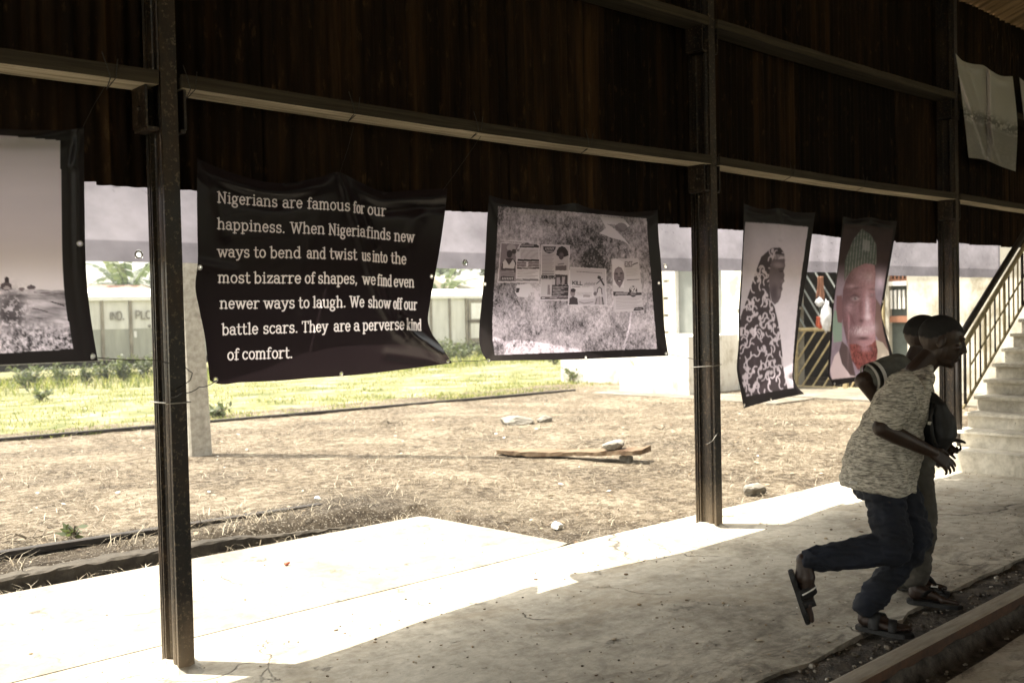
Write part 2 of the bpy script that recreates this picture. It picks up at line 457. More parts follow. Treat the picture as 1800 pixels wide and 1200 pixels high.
MAT['litter'] = M_litter()
def M_blade():
    n = NT('grass_blade'); g = n.n.new('ShaderNodeNewGeometry')
    c = n.ramp(g.outputs['Random Per Island'], [(0.0, (0.060, 0.080, 0.018)), (0.45, (0.135, 0.158, 0.042)), (0.75, (0.26, 0.25, 0.095)), (1.0, (0.40, 0.36, 0.20))])
    n.color(c); n.rough(0.6, 0, 0.3)
    tr = n.n.new('ShaderNodeBsdfTranslucent'); n.link(n.mix(1.0, c, (1.2, 1.3, 0.7), 'MULTIPLY'), tr.inputs['Color'])
    ms = n.n.new('ShaderNodeMixShader'); ms.inputs[0].default_value = 0.45
    n.link(n.p.outputs[0], ms.inputs[1]); n.link(tr.outputs[0], ms.inputs[2]); n.link(ms.outputs[0], n.out.inputs['Surface'])
    return n.m
MAT['blade'] = M_blade()
MAT['palmleaf'] = M_leaf('palm_leaf', (0.07, 0.095, 0.055), (0.15, 0.175, 0.105), 0.40, tint=(1.1, 1.15, .8))
MAT['weedleaf'] = M_leaf('weed_leaf', (0.065, 0.082, 0.040), (0.14, 0.160, 0.080), 0.35, tint=(1.2, 1.25, .7))
MAT['treeleaf'] = M_leaf('tree_leaf', (0.07, 0.09, 0.05), (0.16, 0.185, 0.11), 0.4, tint=(1.1, 1.15, .8))
MAT['bark'] = mottled('bark', (0.08, 0.065, 0.045), (0.20, 0.165, 0.12), 6, 0.9, 0.6)
MAT['redroof'] = mottled('far_roof', (0.20, 0.11, 0.08), (0.32, 0.20, 0.15), 3, 0.8, 0.2)
MAT['thatch'] = mottled('far_thatch', (0.30, 0.27, 0.20), (0.44, 0.40, 0.32), 5, 0.9, 0.4)
MAT['clearplastic'] = mottled('bag_plastic', (0.36, 0.36, 0.36), (0.55, 0.56, 0.58), 9, 0.3, 0.2)
def M_shirt():
    n = NT('striped_knit')
    v = n.mapping((17, 17, 95))
    a = n.noise(1.6, 6, 0.7, v, 0.4)
    c = n.ramp(a, [(0.34, (0.060, 0.056, 0.049)), (0.46, (0.26, 0.243, 0.21)), (0.58, (0.56, 0.53, 0.46))])
    n.color(c); n.rough(0.9, 0, 0.2); n.bump(n.noise(160, 4, .6), 0.4, 0.002)
    return n.m
MAT['shirt'] = M_shirt()
def M_jersey():
    n = NT('grey_jersey')
    n.color(n.ramp(n.noise(12, 5, .6), [(0.35, (0.07, 0.07, 0.062)), (0.65, (0.13, 0.13, 0.115))])); n.rough(0.9, 0, 0.2)
    n.bump(n.noise(120, 4, .6), 0.4, 0.002); return n.m
MAT['jersey'] = M_jersey()

# ------------------------------------------------------------------ numpy noise
def vnoise(x, y, seed=0):
    xi = np.floor(x).astype(np.int64); yi = np.floor(y).astype(np.int64)
    xf = x-xi; yf = y-yi
    u = xf*xf*(3-2*xf); v = yf*yf*(3-2*yf)
    def h(a, b):
        n = (a*374761393 + b*668265263 + seed*982451653) & 0x7fffffff
        n = ((n ^ (n >> 13))*1274126177) & 0x7fffffff
        n = (n ^ (n >> 16)) & 0xffff
        return n/65535.0
    return (h(xi, yi)*(1-u)+h(xi+1, yi)*u)*(1-v) + (h(xi, yi+1)*(1-u)+h(xi+1, yi+1)*u)*v
def fbm(x, y, seed=0, oct=5, gain=0.55):
    s = 0; a = 1; t = 0
    for i in range(oct):
        s = s + a*vnoise(x*2**i, y*2**i, seed+i*17); t += a; a *= gain
    return s/t
def sstep(a, b, x):
    t = np.clip((x-a)/(b-a), 0, 1); return t*t*(3-2*t)

def grid_mesh(name, X, Y, Z, mat, smooth=True):
    ny, nx = X.shape
    vs = np.stack([X, Y, Z], -1).reshape(-1, 3)
    idx = np.arange(nx*ny).reshape(ny, nx)
    f = np.stack([idx[:-1, :-1], idx[:-1, 1:], idx[1:, 1:], idx[1:, :-1]], -1).reshape(-1, 4)
    me = bpy.data.meshes.new(name)
    me.from_pydata(vs.tolist(), [], f.tolist())
    if smooth:
        me.polygons.foreach_set('use_smooth', [True]*len(me.polygons))
    me.materials.append(mat)
    o = bpy.data.objects.new(name, me); COL.objects.link(o)
    return o

# ------------------------------------------------------------------ ground, platform, yard
g = MB(); g.lohi((-140, -140, -0.60), (140, 140, -0.55)); tag(g.build('ground', MAT['meadow']), kind='structure')
def yard_h(x, y):
    base = -0.035 + 0.05*sstep(4.9, 7.0, y)
    h = base + 0.045*(fbm(x*0.55, y*0.55, 3)-0.5) + 0.030*(fbm(x*3.1, y*3.1, 9, 4)-0.5)
    near = (x < 5.0) & (y < 6.6)
    h = np.where(near, -0.10, h)
    h = np.where((x < 5.1) & (y < 6.75) & (y >= 6.6), np.minimum(h, -0.02), h)
    lip = np.exp(-((y-6.78)/.10)**2)*np.where(y > 6.66, 1, 0)*(x < 4.6)
    h = np.where((x < 5.1) & (y > 6.66) & (y < 7.2), np.maximum(h, 0.02+.052*lip*(0.55+.9*fbm(x*1.7, y*4, 33, 4))+.03*(fbm(x*6, y*6, 35, 4)-.5)), h)
    return h
xs = np.arange(-6, 22.01, 0.07); ys = np.arange(4.66, 15.8, 0.07)
X, Y = np.meshgrid(xs, ys)
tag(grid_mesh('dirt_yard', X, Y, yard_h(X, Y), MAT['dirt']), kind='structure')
xs = np.arange(-12, 62.01, 0.5); ys = np.arange(15.0, 60.1, 0.5)
X, Y = np.meshgrid(xs, ys)
mz = 0.0 - 0.18*sstep(20, 30, Y) + 0.10*(fbm(X*0.5, Y*0.5, 5)-0.5) - 0.10*(1-sstep(15, 15.6, Y))
tag(grid_mesh('meadow', X, Y, mz, MAT['meadow']), kind='structure')
def meadow_h(x, y): return 0.0 - 0.18*float(sstep(20, 30, np.array(y)))

# main platform floor: ragged inner edge at the track
def ragged(x0, x1, y0, y1, n, amp, seed):
    pts = []
    for i in range(n+1):
        t = i/n; x = x0+(x1-x0)*t
        pts.append((x, y0+(y1-y0)*t + amp*(float(fbm(np.array(x*2.3), np.array(0.3), seed, 5, .7))-0.5)))
    return pts
ra = ragged(-12, 9.2, 4.15, 2.27, 260, 0.16, 4)
ra = [(x, max(2.42, min(2.80, y+ (0.0)))) if x > 9.3 else (x, y) for x, y in ra]
# line through (3.26,2.79) and (6.72,2.48)
ra = []
for i in range(301):
    x = -12 + 44*i/300
    y = 2.435
    y += 0.09*(float(fbm(np.array(x*1.9), np.array(0.3), 4, 5, .7))-0.5) - 0.05*max(0, float(vnoise(np.array(x*3.7), np.array(2.2), 8))-0.72)*4
    ra.append((x, y))
def slab(name, outline, top, bot, mat):
    mb = MB(); n = len(outline)
    vs = [(x, y, top) for x, y in outline] + [(x, y, bot) for x, y in outline]
    fs = [tuple(range(n))] + [tuple(range(2*n-1, n-1, -1))] + [(i, (i+1) % n, (i+1) % n+n, i+n) for i in range(n)]
    mb.add(vs, fs); return tag(mb.build(name, mat), kind='structure')
oe = []
for i in range(221):
    x = 32 - 44*i/220
    y = 4.78 if x < 4.93 else 4.80 - 0.028*(x-4.93)
    y += 0.035*(float(fbm(np.array(x*2.7), np.array(7.3), 14, 4, .6))-0.5)*(1 if x > 4.9 else 0.15)
    oe.append((x, y+.0125 if x < 4.93 else y))
slab('platform_floor', ra+oe, 0.0, -0.3, MAT['floor'])
ext = [(-12, 4.795), (4.80, 4.795), (4.93, 4.83), (4.90, 5.4), (4.83, 6.32)]
for i in range(81):
    x = 4.80 - 16.8*i/80
    ext.append((x, 6.37+0.04*(4.8-x)/3 if x > 1 else 6.42 + 0.02*float(vnoise(np.array(x*2), np.array(1.1), 2))))
slab('platform_apron', ext, 0.004, -0.3, MAT['apronfloor'])
# inner track bed and the floor on the camera's side
xs = np.arange(-4, 14.01, 0.035); ys = np.arange(1.75, 2.98, 0.035)
X, Y = np.meshgrid(xs, ys)
Z = -0.022 + 0.035*(fbm(X*2.5, Y*2.5, 21)-0.5) + 0.03*(fbm(X*9, Y*9, 25, 3)-0.5)
Z = np.where(Y < 2.05, Z-0.07, Z)
tag(grid_mesh('track_bed', X, Y, Z, MAT['soil']), kind='structure')
na = []
for i in range(201):
    x = -12 + 44*i/200
    na.append((x, 1.885 + 0.09*(float(fbm(np.array(x*1.5), np.array(5.3), 31, 5, .65))-0.5)))
slab('inner_floor', [(32, -10), (-12, -10)] + na, -0.03, -0.3, MAT['floor'])

pb = MB(); rp = random.Random(77)
for i in range(1500):
    x = rp.uniform(-1, 9); y = rp.uniform(1.88, 2.03) if rp.random() < .3 else 2.14 + .27*rp.random()**1.2
    r0 = rp.uniform(.004, .011)*(2.0 if rp.random() < .05 else 1)
    zz = (-.022 if y > 2.05 else -.092) + .035*(float(fbm(np.array(x*2.5), np.array(y*2.5), 21))-.5) + .03*(float(fbm(np.array(x*9), np.array(y*9), 25, 3))-.5)
    pb.ball((x, y, zz+r0*.4), (r0, r0*rp.uniform(.6, 1), r0*rp.uniform(.4, .7)), 5, 4, Matrix.Rotation(rp.uniform(0, 6), 3, 'Z'))
tag(pb.build('track_gravel', MAT['gravel']), kind='stuff')
fg = MB()
for i in range(1100):
    x = rp.uniform(1.5, 10); y = 2.46+2.2*rp.random()**1.5 if rp.random() < .75 else rp.uniform(2.5, 6.2)
    if y > 4.6 and x > 4.7: continue
    r0 = rp.uniform(.0025, .0065)*(2.2 if rp.random() < .05 else 1)
    fg.ball((x, y, (.004 if y > 4.8 else 0)+r0*.35), (r0*rp.uniform(1, 2), r0, r0*rp.uniform(.3, .7)), 5, 4, Matrix.Rotation(rp.uniform(0, 6), 3, 'Z'))
tag(fg.build('floor_grit', MAT['litter']), kind='stuff')
# ------------------------------------------------------------------ rails
def rail_mb(a, b, hw=0.034, h=0.14, top=0.0):
    a, b = Vector(a), Vector(b)
    d = (b-a).normalized(); s = Vector((-d.y, d.x, 0))
    prof = [(-hw, 0), (-hw, -.034), (-.009, -.05), (-.009, -h+.03), (-.062, -h+.012), (-.062, -h), (.062, -h), (.062, -h+.012), (.009, -h+.03), (.009, -.05), (hw, -.034), (hw, 0), (hw-.012, .006), (-hw+.012, .006)]
    mb = MB(); n = len(prof); k = 40; vs = []
    for i in range(k+1):
        p = a+(b-a)*(i/k)
        for q in prof: vs.append((p.x+s.x*q[0], p.y+s.y*q[0], p.z+q[1]))
    fs = []
    for i in range(k):
        for j in range(n):
            u, v = i*n+j, i*n+(j+1) % n
            fs.append((u, v, v+n, u+n))
    fs += [tuple(range(n-1, -1, -1)), tuple(range(k*n, k*n+n))]
    mb.add(vs, fs); return mb
rl = rail_mb((-12, 2.085, 0.055), (32, 2.085, 0.055), 0.046, 0.17)
r = rl.build('rail', MAT['rust'])
tag(r, 'rusty railway rail with worn top running past the runners\' feet', 'rail')
r.data.materials.append(MAT['railhead'])
for p in r.data.polygons:
    if p.normal.z > 0.3 and p.center.z > 0.03: p.material_index = 1
p0, p1 = onZ(-120, 990, .09), onZ(562, 884, .04)
r = rail_mb((p0.x, p0.y, 0.10), (p1.x, p1.y, 0.035), 0.034, 0.14).build('rail', MAT['darkrail'])
tag(r, 'dark half buried rail in the dirt just beyond the concrete kerb', 'rail')
p0, p1 = onZ(-160, 789, .03), onZ(1010, 686, .03)
r = rail_mb((p0.x, p0.y, 0.07), (p1.x, p1.y, 0.05), 0.034, 0.14).build('rail', MAT['darkrail'])
tag(r, 'far thin dark rail between the bare dirt and the green grass', 'rail')
# kerb beside the apron
kp = [(-9 + 13.4*i/240) for i in range(241)]
mb = MB(); vs = []; 
for x in kp:
    y = 6.60 + 0.03*(float(fbm(np.array(x*2.1), np.array(.5), 3))-.5)
    z = 0.050 + 0.03*(float(vnoise(np.array(x*3.3), np.array(1.5), 5))-.5) + .018*(float(vnoise(np.array(x*11), np.array(4.5), 5))-.5) - 0.06*max(0, x-3.0)
    vs += [(x, y, -.2), (x, y, z-.012), (x, y+.014, z), (x, y+.13, z+.006), (x, y+.13, -.2)]
fs = []
for i in range(240):
    for j in range(4):
        a = i*5+j; fs.append((a, a+1, a+6, a+5))
fs += [(0, 1, 2, 3, 4), (1204, 1203, 1202, 1201, 1200)]
mb.add(vs, fs)
tag(mb.build('concrete_kerb', MAT['kerb'], smooth=False, jitter=.004), 'low weathered concrete kerb along the outer edge of the platform', 'kerb')

# ------------------------------------------------------------------ columns
COLX = [1.94 - 4.105, 1.94, 6.045, 10.15, 14.255]
YC = 4.45
def ibeam(mb, x, z0, z1, y=YC):
    """built-up section: flange, rounded bead, web and lipped far flange"""
    half = [(.038, -.092), (.038, -.076), (.024, -.072), (.026, -.066), (.035, -.055), (.037, -.040), (.034, -.024), (.024, -.014), (.013, -.010), (.013, .036),
            (.018, .042), (.036, .046), (.036, .053), (.026, .055), (.026, .064), (.037, .067), (.037, .075), (.030, .077), (.038, .082), (.038, .092)]
    prof = [(x+a, y+b) for a, b in half] + [(x-a, y+b) for a, b in reversed(half)]
    mb.prism(prof, z0, z1, 'z')
col_label = {0: 'rusty steel column outside the left edge', 1: 'tall dark rusty steel column nearest the camera left of the text banner',
             2: 'rusty steel column standing right of the posters banner', 3: 'dark steel column at the foot of the staircase',
             4: 'steel column beyond the staircase'}
for i, x in enumerate(COLX):
    if i in (0, 4): continue
    c = empty('steel_column', (x, YC, 0), col_label[i], 'column', 'steel columns of the shed')
    b = MB(); ibeam(b, x, -0.02, 4.85); b.build('shaft', MAT['column'], c)
    for z in (2.66, 3.67):
        for s in (-1, 1):
            b = MB()
            x0 = x + s*0.05; x1 = x + s*(0.105 if s < 0 else 0.075)
            b.lohi((min(x0, x1), YC-.09, z-.20), (max(x0, x1), YC+.06, z-.185))
            b.lohi((x1-.006, YC-.09, z-.185), (x1+.006, YC+.06, z-.002))
            b.lohi((min(x0, x1), YC+.045, z-.185), (max(x0, x1), YC+.06, z-.002))
            b.ball((x1+s*.010, YC-.03, z-.10), (.012, .013, .013), 6, 4)
            b.build('cleat', MAT['column'], c, bevel=0.002)
    b = MB()
    ring = [(x+.13*cos(a)*(1+.2*sin(3*a)), YC+.16*sin(a)*(1+.15*cos(5*a))) for a in [2*pi*k/18 for k in range(18)]]
    top = [(x+.058*cos(a), YC+.09*sin(a)) for a in [2*pi*k/18 for k in range(18)]]
    base_z = 0.0 if i < 3 else 0.195
    vs = [(p[0], p[1], base_z-.01) for p in ring] + [(p[0], p[1], base_z+.028) for p in top]
    b.add(vs, [(k, (k+1) % 18, (k+1) % 18+18, k+18) for k in range(18)] + [tuple(range(18, 36))])
    b.build('footing', MAT['concrete'], c, jitter=0.004)

# ------------------------------------------------------------------ purlins
def purlin(x0, x1, z, label):
    mb = MB(); n = 90; vs = []
    for i in range(n+1):
        x = x0+(x1-x0)*i/n
        e = 0.018*(float(fbm(np.array(x*3.2), np.array(z), 6, 4, .7))-.5)
        e2 = 0.012*(float(vnoise(np.array(x*5.2), np.array(z+3), 6))-.5)
        s = -0.014*sin(pi*i/n)
        vs += [(x, 4.335+e2, z+s), (x, 4.335+e2, z+.062+s), (x, 4.52, z+.062+s), (x, 4.52+e, z+s+e*.4)]
    fs = []
    for i in range(n):
        for j in range(4):
            a, b = i*4+j, i*4+(j+1) % 4; fs.append((a, b, b+4, a+4))
    fs += [(3, 2, 1, 0), (n*4, n*4+1, n*4+2, n*4+3)]
    mb.add(vs, fs)
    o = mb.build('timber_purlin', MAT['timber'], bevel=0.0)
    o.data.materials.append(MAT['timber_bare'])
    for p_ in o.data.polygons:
        if p_.normal.z < -.5 and z < 3: p_.material_index = 1  # lower undersides painted as lit from below; front faces keep the dark shade tone
    return tag(o, label, 'beam', 'timber purlins along the corrugated wall')
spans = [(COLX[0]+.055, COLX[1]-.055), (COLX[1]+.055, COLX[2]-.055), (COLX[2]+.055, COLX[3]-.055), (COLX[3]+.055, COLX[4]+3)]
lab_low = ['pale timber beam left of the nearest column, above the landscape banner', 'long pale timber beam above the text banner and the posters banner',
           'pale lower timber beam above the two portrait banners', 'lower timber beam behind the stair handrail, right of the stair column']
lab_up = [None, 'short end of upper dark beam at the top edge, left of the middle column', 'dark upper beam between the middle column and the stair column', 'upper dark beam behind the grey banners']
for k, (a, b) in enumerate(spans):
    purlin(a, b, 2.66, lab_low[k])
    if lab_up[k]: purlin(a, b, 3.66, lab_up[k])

# ------------------------------------------------------------------ corrugated wall
wall = empty('corrugated_wall', (6, 4.57, 2.2), 'dark rusty corrugated iron wall hanging above the open side of the shed', 'wall')
def corr_sheet(x0, x1, z0, z1, y, parent, mat, name='corrugated_sheet', pitch=0.0765, amp=0.0105, rag=0.012, seed=1):
    n = int((x1-x0)/pitch*8); mb = MB(); vs = []
    zs = [0, .06, .5, 1]
    tilt = RNG.uniform(-.012, .012)
    for i in range(n+1):
        x = x0+(x1-x0)*i/n
        yy = y + amp*sin(2*pi*x/pitch)
        zb = z0 + tilt*(i/n-.5)*2 + rag*(float(fbm(np.array(x*4.0), np.array(z0), seed, 4, .7))-.5)*2
        for t in zs: vs.append((x, yy+0.004*sin(x*3+t*4+seed), zb+(z1-zb)*t))
    m = len(zs); fs = []
    for i in range(n):
        for j in range(m-1): fs.append((i*m+j, (i+1)*m+j, (i+1)*m+j+1, i*m+j+1))
    mb.add(vs, fs)
    o = mb.build(name, mat, parent, smooth=True)
    return o
def corrugated_wall():
    x = -4.2; k = 0
    while x < 18:
        w = 0.84
        zb = 2.225 + (0.03 if 9.5 < x else 0) + RNG.uniform(-.006, .006)
        corr_sheet(x, x+w+.06, zb, 3.72, 4.566 + (k % 2)*0.007, wall, MAT['wall'], seed=k, rag=.006)
        corr_sheet(x, x+w+.06, 3.66, 4.84, 4.585 + (k % 2)*0.007, wall, MAT['wall'], seed=k+50, rag=.002)
        x += w; k += 1
corrugated_wall()

# ------------------------------------------------------------------ roof over the shed
roof = empty('shed_roof', (8, -1, 4.8), 'dark corrugated shed roof seen from below at the top right', 'roof')
def roof_sheet(x0, x1, ya, za, yb, zb, mat):
    pitch = .0765*2; n = int((x1-x0)/pitch*6); mb = MB(); vs = []
    for i in range(n+1):
        x = x0+(x1-x0)*i/n; o = .018*sin(2*pi*x/pitch)
        for t in (0, .5, 1): vs.append((x, ya+(yb-ya)*t, za+(zb-za)*t+o))
    fs = []
    for i in range(n):
        for j in range(2): fs.append((i*3+j, (i+1)*3+j, (i+1)*3+j+1, i*3+j+1))
    mb.add(vs, fs); mb.build('roof_sheet', mat, roof, smooth=True)
roof_sheet(-12, 32, 4.72, 4.80, -2.5, 7.3, MAT['roof'])
roof_sheet(-12, 32, -2.5, 7.3, -10.2, 4.7, MAT['roof'])
b = MB(); b.lohi((-12, 4.15, 4.93), (32, 4.25, 5.08)); b.build('eave_beam', MAT['darksteel'], roof)
for x in (COLX[0], COLX[1], COLX[2], COLX[3], COLX[4], COLX[4]+4.1):
    b = MB()
    b.tube([(x, 4.45, 4.78), (x, -2.5, 7.15)], .05, 6); b.tube([(x, -2.5, 7.15), (x, -10, 4.75)], .05, 6)
    b.tube([(x, 4.4, 4.72), (x, -10, 4.72)], .045, 6)
    b.build('roof_truss', MAT['darksteel'], roof)
# unseen far side of the shed; wall opening shaped to set the fill light
bw = empty('rear_wall', (8, -10, 0), 'dark corrugated wall on the other side of the shed', 'wall')
b = MB(); b.lohi((-12, -10.05, 1.6), (4, -10, 4.75)); b.lohi((4, -10.05, 4.5), (32, -10, 4.75)); b.build('wall_sheet', MAT['wall'], bw)
for x in (COLX[0], COLX[1], COLX[2], COLX[3], COLX[4]):
    b = MB(); ibeam(b, x, -.05, 4.7, y=-9.85); b.build('post', MAT['column'], bw)

# ------------------------------------------------------------------ staircase right of the third column
st = empty('staircase', (9.7, 3.3, 0), 'pale concrete staircase with iron railing climbing away to the right', 'staircase')
SX, SY0, SY1, RISE, RUN = 9.66, 2.2, 4.30, 0.152, 0.236
b = MB(); b.lohi((9.60, 2.0, -.05), (10.6, 4.66, 0.195)); b.build('plinth', MAT['stair'], st, bevel=0.012, jitter=0.003)
nst = 16
for k in range(nst):
    x = 9.934 + (k-1)*RUN
    z = 0.212+RISE*k
    if k == 0: continue
    b = MB(); b.lohi((x, SY0, z-RISE if k > 1 else 0.15), (x+RUN+.03, SY1-.02, z-.034)); b.build('step', MAT['stair'], st)
    b = MB(); b.lohi((x-.052, SY0, z-.034), (x+RUN+.002, SY1, z)); b.build('tread', MAT['stair'], st, bevel=0.006, jitter=0.002)
b = MB()
x0, z0 = 9.98, 0.26; L = RUN*14
b.prism([(x0+.05, .0), (x0+L, 0), (x0+L, z0+RISE*14-.28), (x0+.05, z0-.12)], SY0+.05, SY1-.06, 'y')
b.build('stair_mass', MAT['stair'], st)
rl = empty('stair_railing', (10.0, 4.25, 0.165), 'iron stair railing with dark handrail and ochre balusters', 'railing')
def sl(x): return 0.511 + 0.648*(x-10.056)     # string line
b = MB(); b.tube([(9.945, 4.275, 1.25), (13.6, 4.275, 1.25+.655*(13.6-9.945))], .032, 8); b.build('handrail', MAT['darksteel'], rl, smooth=True)
b = MB(); b.tube([(9.95, 4.275, 1.11), (13.6, 4.275, 1.11+.655*(13.6-9.95))], .026, 6); b.build('top_bar', MAT['ochre'], rl, smooth=True)
b = MB(); b.tube([(10.05, 4.275, sl(10.05)+.06), (13.6, 4.275, sl(13.6)+.06)], .016, 6); b.build('bottom_bar', MAT['ochre'], rl, smooth=True)
b = MB(); b.tube([(10.25, 4.275, sl(10.25)+.36), (13.6, 4.275, sl(13.6)+.36)], .010, 6); b.build('middle_bar', MAT['ochre'], rl, smooth=True)
b = MB(); b.tube([(9.955, 4.275, 0.16), (9.955, 4.275, 1.24)], .03, 8); b.build('newel', MAT['darksteel'], rl, smooth=True)
x = 10.10; k = 0
while x < 13.5:
    b = MB(); b.tube([(x, 4.275, sl(x)+.05), (x, 4.275, 1.075+.655*(x-9.95))], .0095 if k % 4 else .016, 6)
    b.build('baluster', MAT['ochre'] if k % 3 else MAT['darksteel'], rl, smooth=True)
    x += 0.125; k += 1

# ------------------------------------------------------------------ stroke lettering (slab serif and plain)
def arc(cx, cy, rx, ry, a0, a1, n=12):
    return [(cx+rx*cos(radians(a0+(a1-a0)*i/n)), cy+ry*sin(radians(a0+(a1-a0)*i/n))) for i in range(n+1)]
SER = 0.075
def B(x0, x1, y): return ('b', [(x0, y), (x1, y)])
def L(*p): return ('l', list(p))
def A(*a): return ('l', arc(*a))
XH = 0.70
FONT = {
 'a': (.66, [('l', arc(.28, .50, .20, .18, 165, 0, 9)+[(.48, .12)]), ('l', [(.48, .12)]+arc(.56, .10, .08, .08, 180, 290, 5)), A(.27, .21, .20, .19, 20, 340, 18)]),
 'b': (.74, [L((.16, 0), (.16, 1.0)), A(.38, .34, .24, .33, 150, -150, 18), B(.02, .18, .96)]),
 'c': (.62, [A(.33, .35, .24, .33, 45, 318, 18), ('b', [(.50, .52), (.50, .66)])]),
 'd': (.76, [L((.56, 0), (.56, 1.0)), A(.33, .34, .24, .33, 30, 330, 18), B(.40, .56, .96), B(.56, .70, .04)]),
 'e': (.64, [('l', [(.10, .37), (.54, .37)]), A(.32, .35, .23, .33, 5, 322, 20)]),
 'f': (.50, [('l', [(.20, 0), (.20, .78)]+arc(.34, .80, .14, .17, 180, 40, 8)), B(.04, .42, .66), B(.06, .38, .04)]),
 'g': (.70, [A(.29, .44, .20, .23, 0, 360, 18), ('l', arc(.30, -.12, .24, .17, 40, 400, 18)), ('l', [(.18, .24), (.12, .12), (.22, .05), (.44, .03)]), ('b', [(.44, .62), (.62, .66)])]),
 'h': (.78, [L((.16, 0), (.16, 1.0)), ('l', [(.16, .46)]+arc(.38, .46, .20, .22, 150, 0, 9)+[(.58, 0)]), B(.02, .16, .96), B(.03, .30, .04), B(.46, .71, .04)]),
 'i': (.42, [L((.21, 0), (.21, .68)), B(.06, .21, .66), B(.05, .37, .04), ('d', [(.20, .90)])]),
 'k': (.76, [L((.16, 0), (.16, 1.0)), L((.16, .28), (.52, .66)), L((.28, .40), (.58, .02)), B(.02, .16, .96), B(.03, .30, .04), B(.40, .64, .66), B(.46, .72, .04)]),
 'l': (.42, [L((.21, 0), (.21, 1.0)), B(.06, .21, .96), B(.05, .37, .04)]),
 'm': (1.08, [L((.16, 0), (.16, .68)), ('l', [(.16, .48)]+arc(.35, .48, .17, .20, 150, 0, 8)+[(.52, 0)]), ('l', [(.52, .48)]+arc(.71, .48, .17, .20, 150, 0, 8)+[(.88, 0)]), B(.02, .16, .66), B(.04, .28, .04), B(.41, .64, .04), B(.77, 1.01, .04)]),
 'n': (.78, [L((.16, 0), (.16, .68)), ('l', [(.16, .46)]+arc(.38, .46, .20, .22, 150, 0, 9)+[(.58, 0)]), B(.02, .16, .66), B(.03, .30, .04), B(.46, .71, .04)]),
 'o': (.66, [A(.33, .35, .24, .33, 0, 360, 22)]),
 'p': (.74, [L((.16, -.28), (.16, .68)), A(.38, .35, .24, .33, 150, -150, 18), B(.02, .16, .66), B(.03, .32, -.25)]),
 'r': (.60, [L((.18, 0), (.18, .68)), ('l', [(.18, .42)]+arc(.42, .42, .22, .25, 165, 60, 8)), B(.03, .18, .66), B(.04, .38, .04)]),
 's': (.60, [('l', arc(.30, .515, .18, .165, 30, 250, 12)+arc(.30, .185, .20, .165, 80, -150, 12)), ('b', [(.47, .52), (.47, .67)]), ('b', [(.11, .03), (.11, .18)])]),
 't': (.50, [('l', [(.20, .90), (.20, .16)]+arc(.34, .17, .14, .15, 180, 320, 8)), B(.03, .42, .66)]),
 'u': (.78, [('l', [(.16, .68), (.16, .22)]+arc(.36, .22, .20, .21, 180, 330, 9)), L((.58, .68), (.58, 0)), B(.02, .16, .66), B(.44, .58, .66), B(.58, .72, .04)]),
 'v': (.74, [L((.12, .66), (.37, .02)), L((.37, .02), (.62, .66)), B(.0, .28, .66), B(.48, .74, .66)]),
 'w': (1.02, [L((.12, .66), (.32, .02)), L((.32, .02), (.51, .60)), L((.51, .60), (.70, .02)), L((.70, .02), (.90, .66)), B(.0, .27, .66), B(.40, .58, .64), B(.76, 1.02, .66)]),
 'y': (.74, [L((.12, .66), (.38, .04)), ('l', [(.63, .66), (.36, -.06), (.26, -.22), (.12, -.24)]), B(.0, .27, .66), B(.48, .74, .66)]),
 'z': (.62, [L((.10, .65), (.52, .65)), L((.51, .64), (.10, .05)), L((.09, .05), (.54, .05)), ('b', [(.11, .50), (.11, .66)]), ('b', [(.53, .04), (.53, .20)])]),
 'N': (.96, [L((.18, 0), (.18, .98)), L((.18, .97), (.74, .03)), L((.74, .0), (.74, .98)), B(.03, .20, .95), B(.04, .33, .04), B(.60, .90, .95)]),
 'W': (1.24, [L((.15, .96), (.38, .02)), L((.38, .02), (.62, .86)), L((.62, .86), (.86, .02)), L((.86, .02), (1.09, .96)), B(0, .32, .95), B(.50, .72, .90), B(.93, 1.24, .95)]),
 'T': (.86, [L((.43, 0), (.43, .96)), B(.08, .78, .95), B(.28, .58, .04), ('b', [(.09, .76), (.09, .97)]), ('b', [(.77, .76), (.77, .97)])]),
 '.': (.32, [('d', [(.14, .06)])]),
 ',': (.32, [('d', [(.14, .06)]), ('b', [(.17, .06), (.09, -.14)])]),
}
